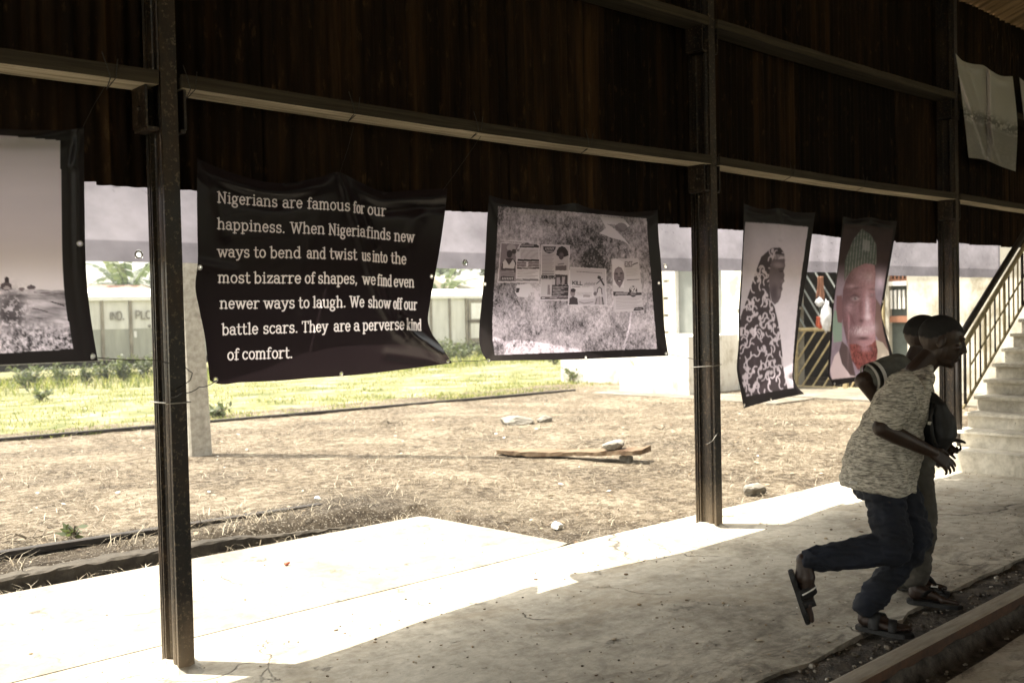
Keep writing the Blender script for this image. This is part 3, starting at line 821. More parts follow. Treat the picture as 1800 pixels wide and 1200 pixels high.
PLAIN = {
 'A': (.7, [L((.05, 0), (.34, 1), (.63, 0)), L((.16, .36), (.52, .36))]),
 'B': (.7, [L((.1, 0), (.1, 1), (.42, 1), (.56, .85), (.56, .65), (.42, .53), (.1, .53)), L((.42, .53), (.6, .38), (.6, .15), (.44, 0), (.1, 0))]),
 'C': (.7, [A(.36, .5, .27, .5, 50, 310, 14)]),
 'D': (.72, [('l', [(.1, 0), (.1, 1), (.34, 1)]+arc(.34, .5, .28, .5, 90, -90, 12)+[(.1, 0)])]),
 'E': (.62, [L((.56, 1), (.1, 1), (.1, 0), (.56, 0)), L((.1, .52), (.48, .52))]),
 'F': (.6, [L((.56, 1), (.1, 1), (.1, 0)), L((.1, .52), (.48, .52))]),
 'H': (.72, [L((.1, 0), (.1, 1)), L((.6, 0), (.6, 1)), L((.1, .52), (.6, .52))]),
 'I': (.3, [L((.15, 0), (.15, 1))]),
 'K': (.68, [L((.1, 0), (.1, 1)), L((.6, 1), (.1, .42)), L((.26, .6), (.62, 0))]),
 'L': (.58, [L((.1, 1), (.1, 0), (.54, 0))]),
 'N': (.74, [L((.1, 0), (.1, 1)), L((.1, 1), (.62, 0)), L((.62, 0), (.62, 1))]),
 'O': (.74, [A(.37, .5, .28, .5, 0, 360, 18)]),
 'P': (.64, [L((.1, 0), (.1, 1), (.42, 1), (.58, .84), (.58, .62), (.42, .46), (.1, .46))]),
 'R': (.66, [L((.1, 0), (.1, 1), (.42, 1), (.58, .84), (.58, .62), (.42, .48), (.1, .48)), L((.36, .48), (.6, 0))]),
 'S': (.62, [('l', arc(.31, .75, .22, .25, 30, 260, 10)+arc(.31, .25, .24, .25, 80, -150, 10))]),
 'T': (.64, [L((.04, 1), (.6, 1)), L((.32, 1), (.32, 0))]),
 'U': (.7, [('l', [(.1, 1), (.1, .28)]+arc(.35, .28, .25, .28, 180, 360, 10)+[(.6, 1)])]),
 'W': (.9, [L((.04, 1), (.24, 0), (.44, .9), (.64, 0), (.84, 1))]),
 'X': (.66, [L((.06, 0), (.6, 1)), L((.06, 1), (.6, 0))]),
 '9': (.62, [A(.3, .7, .22, .29, 0, 360, 14), L((.52, .7), (.48, .2), (.3, .0))]),
 '2': (.62, [('l', arc(.3, .72, .22, .27, 170, -20, 10)+[(.08, .0), (.56, 0)])]),
 '.': (.3, [('d', [(.14, .06)])]), ' ': (.4, []),
}
def text_width(txt, font): return sum(font[c][0] for c in txt)
def glyph_strips(txt, font, weight, thin, spread=1.0):
    """flat quad strips of a word, in em units; returns list of (points_left, points_right)"""
    out = []; x = 0
    for ch in txt:
        adv, strokes = font[ch]
        for kind, pts in strokes:
            if kind == 'd':
                c = pts[0]; r = weight*0.62
                ring = [(x+c[0]+r*cos(2*pi*k/10), c[1]+r*sin(2*pi*k/10)) for k in range(10)]
                out.append(('poly', ring)); continue
            w = (weight if kind == 'l' else thin)/2
            P = [(x+p[0], p[1]) for p in pts]; lf, rt = [], []
            closed = len(P) > 4 and hypot(P[0][0]-P[-1][0], P[0][1]-P[-1][1]) < 1e-4
            for i in range(len(P)):
                a = P[i-1] if i > 0 else (P[-2] if closed else P[0])
                b = P[i+1] if i < len(P)-1 else (P[1] if closed else P[-1])
                d0 = (P[i][0]-a[0], P[i][1]-a[1]); d1 = (b[0]-P[i][0], b[1]-P[i][1])
                def nz(d):
                    l = hypot(*d); return (d[0]/l, d[1]/l) if l > 1e-9 else None
                n0, n1 = nz(d0), nz(d1)
                n0 = n0 or n1; n1 = n1 or n0
                nx, ny = -(n0[1]+n1[1])/2, (n0[0]+n1[0])/2
                l2 = nx*nx+ny*ny
                k = 1/max(l2, .35)
                lf.append((P[i][0]+nx*k*w, P[i][1]+ny*k*w)); rt.append((P[i][0]-nx*k*w, P[i][1]-ny*k*w))
            out.append(('strip', lf, rt))
        x += adv
    return out

# ------------------------------------------------------------------ painter for the printed banners
class Paint:
    def __init__(s, px, py, base):
        s.x, s.y = px, py
        s.c = np.zeros(px.shape+(3,)); s.c[:] = _rgb(base)
    def mask_poly(s, pts):
        m = np.zeros(s.x.shape, bool); n = len(pts); j = n-1
        for i in range(n):
            xi, yi = pts[i]; xj, yj = pts[j]
            if yi != yj:
                m ^= ((yi > s.y) != (yj > s.y)) & (s.x < (xj-xi)*(s.y-yi)/(yj-yi)+xi)
            j = i
        return m
    def put(s, m, col, a=1.0):
        a = (m*a)[..., None] if not np.isscalar(m) else a
        s.c = s.c*(1-a) + np.array(_rgb(col))*a
    def poly(s, pts, col, a=1.0): s.put(s.mask_poly(pts).astype(float), col, a)
    def ell(s, cx, cy, rx, ry, col, a=1.0, rot=0.0, soft=0.0):
        c, sn = cos(rot), sin(rot)
        dx, dy = s.x-cx, s.y-cy
        d = np.sqrt(((dx*c+dy*sn)/rx)**2 + ((-dx*sn+dy*c)/ry)**2)
        m = (1-sstep(1-soft, 1+soft+1e-6, d)) if soft > 0 else (d < 1).astype(float)
        s.put(m, col, a)
    def dist_line(s, pts):
        d = np.full(s.x.shape, 1e9)
        for (ax, ay), (bx, by) in zip(pts[:-1], pts[1:]):
            vx, vy = bx-ax, by-ay; l = vx*vx+vy*vy+1e-9
            t = np.clip(((s.x-ax)*vx+(s.y-ay)*vy)/l, 0, 1)
            d = np.minimum(d, np.hypot(s.x-ax-t*vx, s.y-ay-t*vy))
        return d
    def line(s, pts, w, col, a=1.0, soft=0.4):
        d = s.dist_line(pts); s.put(1-sstep(w/2-soft*w/2, w/2+soft*w/2, d), col, a)
    def text(s, txt, x0, y0, x1, y1, h, w, col, font=PLAIN, a=1.0):
        W_ = text_width(txt, font); x = 0
        for ch in txt:
            adv, strokes = font[ch]
            for kind, pts in strokes:
                P = []
                for p in (pts if len(pts) > 1 else pts*2):
                    t = (x+p[0])/W_
                    P.append((x0+(x1-x0)*t, y0+(y1-y0)*t-p[1]*h))
                s.line(P, w, col, a)
            x += adv

def soften(P_, n):
    for _ in range(n):
        c = np.pad(P_.c, ((1, 1), (1, 1), (0, 0)), mode='edge')
        P_.c = (c[1:-1, 1:-1]*2+c[:-2, 1:-1]+c[2:, 1:-1]+c[1:-1, :-2]+c[1:-1, 2:])/6
def interp_edge(pts, n):
    pts = np.array(pts, float); k = len(pts)
    d = np.concatenate([[0], np.cumsum(np.hypot(*(pts[1:]-pts[:-1]).T))]); d /= d[-1]
    t = np.linspace(0, 1, n)
    out = np.zeros((n, 2))
    for c in (0, 1):                      # monotone-ish cubic through the points
        y = pts[:, c]; m = np.gradient(y, d)
        i = np.clip(np.searchsorted(d, t, 'right')-1, 0, k-2)
        h = d[i+1]-d[i]; s = (t-d[i])/h
        out[:, c] = (2*s**3-3*s**2+1)*y[i]+(s**3-2*s**2+s)*h*m[i]+(-2*s**3+3*s**2)*y[i+1]+(s**3-s**2)*h*m[i+1]
    return out
class Banner:
    def __init__(s, top, right, bottom, left, nx, ny):
        T, Bt = interp_edge(top, nx), interp_edge(bottom, nx)
        Lf, Rt = interp_edge(left, ny), interp_edge(right, ny)
        u = np.linspace(0, 1, nx)[None, :, None]; v = np.linspace(0, 1, ny)[:, None, None]
        S = (1-v)*T[None]+v*Bt[None] + (1-u)*Lf[:, None]+u*Rt[:, None]
        S -= (1-u)*(1-v)*T[0]+u*(1-v)*T[-1]+(1-u)*v*Bt[0]+u*v*Bt[-1]
        s.px, s.py = S[..., 0], S[..., 1]
        s.u = np.broadcast_to(u[..., 0], s.px.shape); s.v = np.broadcast_to(v[..., 0], s.px.shape)
    def wrinkle(s, pts, w, amp, Y):
        d = Paint.dist_line(type('q', (), {'x': s.px, 'y': s.py})(), pts)
        Y += amp*np.exp(-(d/w)**2)
    def finish(s, Y): s.Y = Y; return s
    def world(s):
        d = rays_np(s.px, s.py); return _C + d*(s.Y/d[..., 1])[..., None]
    def y_at(s, x, y):
        if not hasattr(s, '_q'):
            s._q = (s.px[::4, ::4].ravel(), s.py[::4, ::4].ravel(), s.Y[::4, ::4].ravel())
        d2 = (s._q[0]-x)**2+(s._q[1]-y)**2
        k = np.argpartition(d2, 6)[:6]; w = 1/(d2[k]+.5)
        return float((s._q[2][k]*w).sum()/w.sum())
    def point(s, x, y, off=0.0): return onY(x, y, s.y_at(x, y)-off)
def make_banner(bn, label, cat, group, mat, color, grommets=(), name='hanging_banner', origin_v=0.0, hole=True):
    Wd = bn.world(); ny, nx = bn.px.shape
    o0 = Vector(Wd[0, nx//2])
    root = empty(name, o0, label, cat, group)
    vs = (Wd.reshape(-1, 3) - np.array(o0))
    idx = np.arange(nx*ny).reshape(ny, nx)
    f = np.stack([idx[:-1, :-1], idx[1:, :-1], idx[1:, 1:], idx[:-1, 1:]], -1).reshape(-1, 4)
    gpos = [bn.point(x, y, 0.0) for x, y in grommets]
    if hole and gpos:
        keep = np.ones(len(vs), bool)
        for g in gpos:
            keep &= np.linalg.norm(vs+np.array(o0)-np.array(g), axis=1) > 0.0075
        f = f[keep[f].all(axis=1)]
    me = bpy.data.meshes.new('sheet')
    me.vertices.add(len(vs)); me.vertices.foreach_set('co', vs.astype(np.float32).ravel())
    me.loops.add(f.size); me.loops.foreach_set('vertex_index', f.astype(np.int32).ravel())
    me.polygons.add(len(f)); me.polygons.foreach_set('loop_start', np.arange(0, f.size, 4, dtype=np.int32))
    me.update(calc_edges=True)
    me.polygons.foreach_set('use_smooth', [True]*len(me.polygons))
    at = me.color_attributes.new('print', 'FLOAT_COLOR', 'POINT')
    rgba = np.ones((nx*ny, 4), np.float32); rgba[:, :3] = np.clip(color.reshape(-1, 3), 0, 1)
    at.data.foreach_set('color', rgba.ravel())
    me.materials.append(mat)
    o = bpy.data.objects.new('sheet', me); COL.objects.link(o); o.parent = root
    for g in gpos:
        mb = MB(); n = 14; vsr = []; fs = []
        for i in range(n):
            a = 2*pi*i/n
            for j in range(6):
                b = 2*pi*j/6; rr = 0.0105+0.0035*cos(b)
                vsr.append((g.x+rr*cos(a), g.y-0.002+0.0025*sin(b), g.z+rr*sin(a)))
        for i in range(n):
            for j in range(6):
                p, q = i*6+j, i*6+(j+1) % 6; p2, q2 = ((i+1) % n)*6+j, ((i+1) % n)*6+(j+1) % 6
                fs.append((p, q, q2, p2))
        mb.add(vsr, fs); mb.build('grommet', MAT['grommet'], root, smooth=True)
    return root
GB = 'printed photo banners hung along the shed wall'
YB = 4.31
# ---- text banner
T2 = lambda x, y: (340+x/2.926, 270+y/2.926)
E2 = lambda pts: [T2(*p) for p in pts]
b2 = Banner(E2([(20, 25), (120, 70), (250, 115), (370, 145), (470, 152), (560, 140), (660, 118), (750, 95), (800, 118), (880, 158), (975, 196), (1080, 192), (1200, 184), (1308, 178)]),
            E2([(1308, 178), (1290, 330), (1262, 520), (1240, 640), (1215, 780), (1208, 870), (1225, 920), (1275, 990), (1330, 1077)]),
            E2([(85, 1165), (110, 1178), (250, 1175), (470, 1165), (620, 1152), (780, 1142), (950, 1125), (1150, 1100), (1330, 1077)]),
            E2([(20, 25), (18, 200), (20, 400), (22, 560), (10, 690), (30, 800), (60, 950), (75, 1080), (85, 1165)]), 860, 760)
Y = np.full(b2.px.shape, YB) + 0.03*np.sin(pi*b2.v)*np.sin(pi*b2.u) + (0.15+0.17*b2.u)*b2.v**2
Y += 0.010*np.sin(b2.u*9+b2.v*3) * b2.v
Y -= 0.030*np.exp(-((b2.v-0.045)/0.028)**2)*np.abs(np.sin(pi*b2.u*1.72+.12))
Y += 0.014*np.exp(-((b2.v-0.10)/0.03)**2)*np.abs(np.sin(pi*b2.u*1.72+.12))
for pts, w, a in [([(755, 100), (800, 250), (850, 400), (910, 600), (960, 760), (1050, 920), (1200, 1000), (1330, 1077)], 15, -.030),
                  ([(775, 110), (880, 330), (930, 470)], 9, .014), ([(700, 130), (560, 600), (520, 800)], 20, -.010),
                  ([(980, 700), (1030, 850), (1100, 950)], 9, .016), ([(1070, 830), (1130, 930), (1180, 960)], 8, -.02),
                  ([(1090, 880), (1180, 960), (1280, 1030)], 13, -.065), ([(1000, 1030), (1150, 1050), (1300, 1065)], 14, .02),
                  ([(1290, 190), (1150, 330), (1100, 480)], 18, -.012), ([(30, 40), (120, 200), (160, 420)], 16, -.012), ([(30, 570), (200, 600)], 14, -.008),
                  ([(470, 152), (545, 140), (550, 125)], 6, -.012), ([(980, 195), (1000, 168)], 6, -.012)]:
    b2.wrinkle(E2(pts), w/2.926*2, a, Y)
b2.finish(Y)
P2 = Paint((b2.px-340)*2.926, (b2.py-270)*2.926, (0.0125, 0.0090, 0.0098))
WORDS = [
    ('Nigerians', 122, 252, 434, 276), ('are', 458, 278, 563, 281), ('famous', 585, 283, 808, 296), ('for', 822, 303, 880, 310), ('our', 895, 313, 992, 323),
    ('happiness.', 122, 388, 474, 409), ('When', 497, 409, 678, 414), ('Nigeria', 695, 417, 886, 428), ('finds', 890, 432, 1015, 445), ('new', 1032, 449, 1138, 457),
    ('ways', 122, 531, 291, 534), ('to', 310, 534, 374, 535), ('bend', 393, 536, 556, 537), ('and', 583, 538, 683, 541), ('twist', 700, 541, 843, 547), ('us', 866, 549, 912, 553), ('into', 920, 555, 998, 562), ('the', 1015, 563, 1096, 570),
    ('most', 125, 664, 294, 666), ('bizarre', 310, 666, 556, 667), ('of', 572, 667, 628, 667), ('shapes,', 640, 667, 846, 670), ('we', 868, 671, 939, 675), ('find', 946, 677, 1021, 683), ('even', 1030, 684, 1137, 688),
    ('newer', 135, 797, 341, 797), ('ways', 360, 796, 523, 794), ('to', 540, 794, 598, 793), ('laugh.', 613, 792, 786, 790), ('We', 803, 789, 880, 789), ('show', 898, 790, 1016, 796), ('off', 1028, 798, 1074, 800), ('our', 1083, 801, 1151, 804),
    ('battle', 145, 932, 335, 927), ('scars.', 357, 926, 540, 920), ('They', 556, 919, 693, 915), ('are', 722, 914, 809, 912), ('a', 825, 911, 857, 910), ('perverse', 870, 910, 1086, 904), ('kind', 1097, 905, 1173, 910),
    ('of', 173, 1062, 237, 1059), ('comfort.', 250, 1058, 513, 1050)]
LINES = {}
for w_ in WORDS: LINES.setdefault(int((w_[2]-180)//135), []).append(w_)
def band_text(P_, ws, h, w, col):
    """paint one line of words, working only on the rows and columns of the cloth it crosses"""
    for txt, x0, y0, x1, y1 in ws:
        m = (P_.x > x0-12) & (P_.x < x1+12) & (P_.y > min(y0, y1)-h*1.15) & (P_.y < max(y0, y1)+h*.42)
        r_ = np.where(m.any(1))[0]; c_ = np.where(m.any(0))[0]
        if not len(r_): continue
        sl = (slice(r_[0], r_[-1]+1), slice(c_[0], c_[-1]+1))
        q = Paint(P_.x[sl], P_.y[sl], 0); q.c = P_.c[sl]
        W_ = text_width(txt, FONT); x = 0; cov = np.zeros(q.x.shape)
        for ch in txt:
            adv, strokes = FONT[ch]
            for kind, pts in strokes:
                k_ = h*(w if kind == 'l' else w*.68 if kind == 'b' else w*1.3)
                L_ = [(x0+(x1-x0)*(x+p_[0])/W_, y0+(y1-y0)*(x+p_[0])/W_-p_[1]*h) for p_ in (pts if len(pts) > 1 else pts*2)]
                cov = np.maximum(cov, 1-sstep(k_/2-.8, k_/2+.8, q.dist_line(L_)))
            x += adv
        q.put(cov, col); P_.c[sl] = q.c
for ws in LINES.values(): band_text(P2, ws, 58, 0.122, (0.80, 0.775, 0.745))
root2 = make_banner(b2, 'black banner printed with seven lines of white typewriter lettering', 'banner', GB, MAT['vinyl_black'], P2.c,
                    E2([(32, 585), (113, 1161), (760, 1131), (1308, 1066), (1224, 631)]))

# ---- posters banner
T3 = lambda x, y: (840+x/3.75, 330+y/3.75)
E3 = lambda pts: [T3(*p) for p in pts]
b3 = Banner(E3([(75, 48), (150, 72), (260, 92), (400, 110), (540, 115), (640, 102), (720, 130), (850, 150), (980, 160), (1100, 155), (1185, 147)]),
            E3([(1185, 147), (1190, 300), (1208, 500), (1218, 700), (1228, 900), (1255, 1107)]),
            E3([(65, 1142), (200, 1138), (450, 1135), (710, 1128), (950, 1118), (1255, 1107)]),
            E3([(75, 48), (62, 200), (52, 400), (40, 600), (22, 780), (10, 920), (12, 1030), (35, 1100), (65, 1142)]), 420, 380)
Y = np.full(b3.px.shape, YB+.02) + 0.03*np.sin(pi*b3.v)*np.sin(pi*b3.u) + (0.06+0.22*(1-b3.u))*b3.v**2
Y -= 0.024*np.exp(-((b3.v-0.035)/0.022)**2)*np.abs(np.sin(pi*b3.u*2))
Y += 0.05*np.exp(-((b3.u)/0.05)**2)*sstep(.4, .95, b3.v)
for pts, w, a in [([(640, 110), (650, 300)], 14, -.010), ([(80, 60), (160, 250)], 14, -.012), ([(1180, 150), (1060, 300)], 14, -.010), ([(70, 1140), (200, 1000)], 16, -.012), ([(1250, 1105), (1120, 950)], 16, -.010)]:
    b3.wrinkle(E3(pts), w/3.75*2, a, Y)
b3.finish(Y)
# colours are painted in the crop's own units
qx, qy = (b3.px-840)*3.75, (b3.py-330)*3.75
p = Paint(qx, qy, (0.014, 0.012, 0.012))
area = [(133, 122), (620, 160), (1113, 203), (1120, 330), (1140, 560), (1158, 800), (1181, 1060), (620, 1082), (112, 1102), (98, 1000), (95, 880), (104, 700), (120, 450), (130, 250)]
inside = p.mask_poly(area).astype(float)
n1 = fbm(qx/130, qy/150, 41, 5); n2 = fbm(qx/16, qy/26, 43, 4, .7); n3 = fbm(qx/60, qy/90, 47, 5)
lightlow = 0.08*sstep(500, 1000, qy)
n4 = fbm(qx/6, qy/9, 49, 3, .7)
val = 0.33 + 0.62*(n2-0.5)*(0.45+1.0*n3) + 0.75*(n1-0.5) + 0.55*(n4-.5)*(0.4+n3) + lightlow
val -= 0.26*np.exp(-(((qx-740)/150)**2+((qy-430)/200)**2)) + 0.12*np.exp(-(((qx-1000)/130)**2+((qy-330)/90)**2))
val -= 0.20*np.exp(-(((qx-330)/120)**2+((qy-1010)/70)**2))
val += 0.22*sstep(260, 150, qy + 0.02*qx)*sstep(230, 330, qx)*(1-sstep(760, 800, qx))
val = np.clip(val, 0.035, 0.66)
p.put(inside, (0, 0, 0)); p.c += (inside*val)[..., None]*np.array([0.93, 0.86, 0.90])
LG, DK, MID = (0.56, 0.53, 0.55), (0.045, 0.038, 0.042), (0.30, 0.27, 0.29)
# torn paper top right
p.poly([(805, 190), (960, 205), (1000, 250), (960, 285), (900, 240), (850, 240), (880, 255), (930, 300), (960, 330), (1010, 390), (960, 350), (880, 330), (830, 310), (800, 300), (845, 265)], LG)
p.ell(945, 262, 40, 30, (.12, .10, .11), .8)
# poster one
p.poly([(150, 360), (408, 372), (406, 625), (128, 626)], LG)
p.line([(200, 350), (365, 360)], 6, LG); p.line([(205, 346), (368, 354)], 3, LG)
p.poly([(156, 366), (275, 372), (250, 420), (250, 618), (136, 618)], (0.22, .19, .205))
p.ell(215, 405, 34, 34, (.20, .17, .18)); p.ell(220, 395, 30, 22, (.36, .33, .34)); p.ell(208, 436, 18, 26, (.055, .045, .05)); p.ell(238, 420, 16, 16, (.06, .05, .05))
p.poly([(160, 490), (190, 465), (230, 465), (252, 490), (248, 560), (150, 560)], (.07, .055, .06))
p.poly([(165, 490), (180, 470), (205, 510), (232, 472), (245, 500), (240, 532), (165, 530)], (.52, .49, .5))
p.poly([(150, 545), (240, 545), (236, 585), (140, 585)], (.30, .27, .29)); 
for k in range(5): p.line([(150, 548+8*k), (235, 556+7*k)], 3, (.10, .085, .09))
p.poly([(150, 583), (238, 583), (238, 612), (150, 612)], DK); [p.line([(160+k*11, 604), (164+k*11, 592)], 5, (.5, .48, .49)) for k in range(7)]
p.poly([(290, 368), (385, 372), (405, 385), (400, 396), (272, 394)], DK)
for k in range(9): p.line([(286+k*9.5, 385), (292+k*9.5, 377)], 3.5, (.5, .47, .48))
p.text('W', 256, 420, 276, 420, 18, 3.5, DK)
for k in range(8): p.line([(282, 408+8*k), (398, 411+7.6*k)], 3.2, (.24, .21, .22))
p.poly([(262, 470), (404, 472), (404, 486), (262, 484)], DK)
for k in range(2): p.poly([(258, 489+16*k), (320, 489+16*k), (318, 502+16*k), (258, 502+16*k)], (.17, .14, .15)); p.poly([(334, 489+16*k), (402, 489+16*k), (402, 502+16*k), (330, 502+16*k)], (.17, .14, .15))
p.poly([(258, 522), (404, 522), (404, 536), (258, 536)], (.12, .1, .105)); p.line([(290, 529), (360, 529)], 4, (.4, .37, .38))
for k in range(5): p.line([(262, 548+10*k), (395-18*(k % 3), 551+10*k)], 3, (.26, .23, .25))
p.poly([(256, 600), (398, 600), (402, 614), (248, 614)], (.16, .14, .15)); p.line([(262, 607), (296, 607)], 4, (.45, .43, .44))
# torn scrap below it
p.poly([(258, 640), (345, 630), (372, 690), (345, 688), (356, 720), (336, 700), (330, 722), (262, 718), (246, 690), (250, 660)], (.58, .55, .57)); p.poly([(252, 660), (276, 662), (270, 690), (252, 690)], DK)
# poster two
p.poly([(418, 374), (606, 378), (602, 745), (410, 742)], LG)
p.poly([(424, 380), (600, 384), (596, 738), (418, 735)], (.42, .39, .405))
p.poly([(430, 386), (516, 388), (508, 410), (492, 428), (470, 434), (446, 426), (432, 406)], DK); [p.line([(444+k*10, 408), (450+k*10, 396)], 4, (.45, .42, .43)) for k in range(6)]; p.line([(452, 419), (492, 420)], 5, (.4, .37, .38))
p.poly([(518, 445), (520, 415), (535, 392), (555, 384), (578, 395), (594, 420), (598, 446), (572, 456), (540, 456)], (.03, .025, .027))
p.ell(550, 448, 17, 26, (.075, .062, .068)); p.ell(553, 440, 11, 9, (.13, .11, .12), .8, soft=.3)
p.poly([(508, 490), (536, 474), (570, 476), (596, 488), (590, 545), (585, 545), (508, 545)], (.40, .37, .38)); p.poly([(512, 515), (585, 512), (585, 545), (512, 545)], (.12, .1, .108)); p.line([(530, 505), (565, 500)], 8, (.16, .14, .15))
p.poly([(505, 560), (520, 545), (585, 545), (598, 550), (590, 570), (556, 592), (520, 588)], (.50, .47, .485))
p.poly([(510, 570), (592, 575), (592, 640), (510, 640)], (.05, .042, .046)); p.poly([(520, 590), (540, 590), (545, 636), (516, 636)], (.28, .25, .27)); p.poly([(556, 586), (575, 586), (570, 636), (552, 636)], (.3, .27, .28))
for k in range(12): p.line([(424, 440+9*k), (500-6*(k % 3), 442+9*k)], 3.2, (.24, .215, .225))
for k in range(14): p.line([(424+k*5.6, 555), (426+k*5.6, 549)], 2.6, DK); p.line([(424+k*5.6, 571), (427+k*5.6, 564)], 3, DK)
p.text('EDITH EPPS', 419, 597, 508, 600, 19, 5.5, (.02, .018, .02))
p.poly([(418, 606), (486, 610), (484, 716), (416, 714)], (.46, .43, .445)); p.poly([(462, 640), (474, 640), (478, 705), (458, 705)], (.22, .19, .2))
p.poly([(490, 640), (600, 642), (598, 714), (486, 712)], DK)
for k in range(6): p.line([(494, 652+10*k), (590-22*(k % 3), 654+10*k)], 3.6, (.42, .39, .40))
p.poly([(414, 718), (598, 718), (598, 734), (414, 734)], (.10, .085, .09)); p.line([(424, 726), (440, 726)], 6, (.5, .47, .48)); p.line([(476, 724), (520, 726)], 4, (.4, .37, .38))
# poster three
p.poly([(606, 522), (846, 534), (850, 780), (592, 776)], LG); p.poly([(610, 528), (840, 540), (844, 772), (600, 770)], (.44, .41, .435))
p.poly([(610, 640), (760, 650), (770, 730), (640, 740)], (.58, .55, .57), .8)
for k in range(16): p.line([(652+k*10.6, 551+k*.7), (658+k*10.6, 553+k*.7)], 4, (.11, .095, .10))
p.text('KILL', 622, 637, 690, 641, 22, 5.5, (.03, .026, .028)); [p.line([(704+k*9, 640), (709+k*9, 629-4*(k % 2))], 4, (.14, .12, .13)) for k in range(8)]
p.line([(622, 652), (672, 653)], 6, (.24, .21, .22)); [p.line([(690+k*10, 655), (695+k*10, 645)], 2.6, (.2, .17, .18)) for k in range(5)]
p.line([(795, 585), (812, 608), (830, 640)], 11, (.04, .034, .037)); p.line([(782, 632), (806, 610), (822, 600)], 6, (.05, .04, .045)); p.ell(800, 592, 12, 11, (.04, .034, .037))
p.ell(626, 690, 17, 28, (.24, .21, .22)); p.ell(628, 676, 17, 13, (.05, .04, .045)); p.poly([(600, 770), (606, 726), (628, 716), (656, 728), (660, 770)], (.06, .05, .055))
p.ell(802, 690, 17, 36, (.50, .47, .485)); p.line([(786, 690), (790, 665), (802, 655), (815, 665), (818, 700)], 6, (.06, .05, .055)); p.poly([(766, 770), (776, 730), (800, 715), (826, 725), (840, 770)], (.36, .33, .345))
p.line([(784, 728), (776, 768)], 4, DK); p.line([(820, 722), (826, 768)], 7, DK); p.line([(800, 716), (802, 770)], 3, (.2, .17, .18))
for k in range(3): p.line([(650, 690+9*k), (750, 693+9*k)], 2.6, (.28, .25, .26))
p.ell(773, 698, 11, 13, (.14, .12, .13)); p.poly([(694, 704), (738, 706), (738, 722), (694, 720)], (.30, .27, .28)); p.line([(670, 752), (700, 762), (760, 752)], 5, (.16, .14, .15))
# poster four
p.poly([(880, 468), (1060, 464), (1092, 812), (900, 820)], (.50, .47, .485)); p.poly([(905, 465), (962, 490), (964, 660), (892, 640), (884, 480)], (.60, .57, .59))
fp = [(926, 520), (948, 528), (962, 560), (964, 600), (950, 635), (936, 660), (915, 636), (898, 605), (896, 565), (905, 535)]
p.poly(fp, (.17, .14, .155)); p.ell(930, 548, 22, 16, (.26, .225, .24), .9, soft=.5)
p.ell(914, 566, 9, 5, (.035, .03, .032), .9, soft=.4); p.ell(945, 563, 9, 5, (.035, .03, .032), .9, soft=.4); p.line([(930, 560), (930, 588)], 7, (.30, .265, .28), .8); p.ell(930, 592, 10, 6, (.08, .065, .07), .8, soft=.4); p.ell(932, 612, 16, 9, (.06, .05, .054), .9, soft=.3); p.ell(933, 614, 9, 4, (.55, .52, .53))
p.text('EXIT', 968, 514, 1020, 512, 26, 5, (.14, .12, .13)); p.line([(972, 520), (1016, 518)], 6, (.16, .135, .145)); p.line([(1020, 508), (1036, 500), (1052, 496)], 7, (.06, .05, .055))
for k in range(6): p.line([(978, 536+9*k), (1052-8*(k % 2), 533+9*k)], 2.8, (.36, .33, .34))
p.line([(985, 608), (1062, 604)], 6, (.16, .14, .15)); p.line([(990, 622), (1058, 618)], 2.5, (.4, .37, .38))
p.poly([(893, 684), (1078, 690), (1080, 708), (894, 712)], DK); [p.line([(908+k*9, 704), (914+k*9, 692)], 4.5, (.42, .39, .4)) for k in range(9)]
p.ell(1024, 683, 28, 36, (.05, .042, .046)); p.text('92', 1006, 685, 1044, 685, 30, 7, (.56, .53, .54)); p.line([(1008, 696), (1042, 694)], 5, (.4, .37, .38)); p.line([(1012, 706), (1038, 705)], 4, (.4, .37, .38))
for k in range(9): p.line([(912, 726+9*k), (1080-16*(k % 3), 722+9*k)], 2.6, (.27, .24, .255))
p.poly([(1034, 790), (1088, 784), (1092, 806), (1024, 810)], DK); p.line([(1042, 799), (1078, 796)], 3.5, (.38, .35, .36))
p.c = np.where((inside > 0)[..., None], p.c*1.08, p.c)
root3 = make_banner(b3, 'black edged banner of posters pasted on a stained wall', 'banner', GB, MAT['vinyl'], p.c,
                    E3([(45, 634), (70, 1132), (710, 1118), (1240, 1092), (1192, 628)]))

# ---- landscape banner at the left edge
b1 = Banner([(-640, 146), (-430, 186), (-250, 186), (0, 226), (73, 229), (135, 226), (148, 223)], [(148, 223), (148, 300), (149, 380), (150, 440), (153, 500), (160, 560), (172, 634)],
            [(-640, 672), (-300, 656), (0, 641), (90, 637), (172, 634)], [(-640, 146), (-645, 400), (-640, 672)], 420, 260)
Y = np.full(b1.px.shape, YB+.02) + 0.03*np.sin(pi*b1.v)*np.sin(pi*b1.u) + 0.08*b1.u**3*b1.v**2
Y -= 0.03*np.exp(-((b1.v-0.04)/0.028)**2)*np.abs(np.sin(pi*b1.u*3))
Y -= 0.02*np.exp(-((b1.u-0.985)/0.012)**2)
b1.wrinkle([(146, 226), (60, 238), (0, 245)], 8, -.02, Y); b1.wrinkle([(146, 226), (128, 290)], 8, -.012, Y)
b1.finish(Y)
x, y = b1.px, b1.py
p = Paint(x, y, (0.014, 0.012, 0.012))
ins = p.mask_poly([(-595, 185), (0, 238), (106, 247), (107, 330), (108, 420), (113, 520), (121, 570), (129, 613), (0, 621), (-590, 640)]).astype(float)
skyv = 0.68 + 0.10*(fbm(x/260, y/40, 3)-.5) - 0.06*sstep(330, 240, y) + 0.10*sstep(440, 500, y)
p.put(ins, (0, 0, 0)); p.c += (ins*skyv)[..., None]*np.array([1.0, .97, .99])
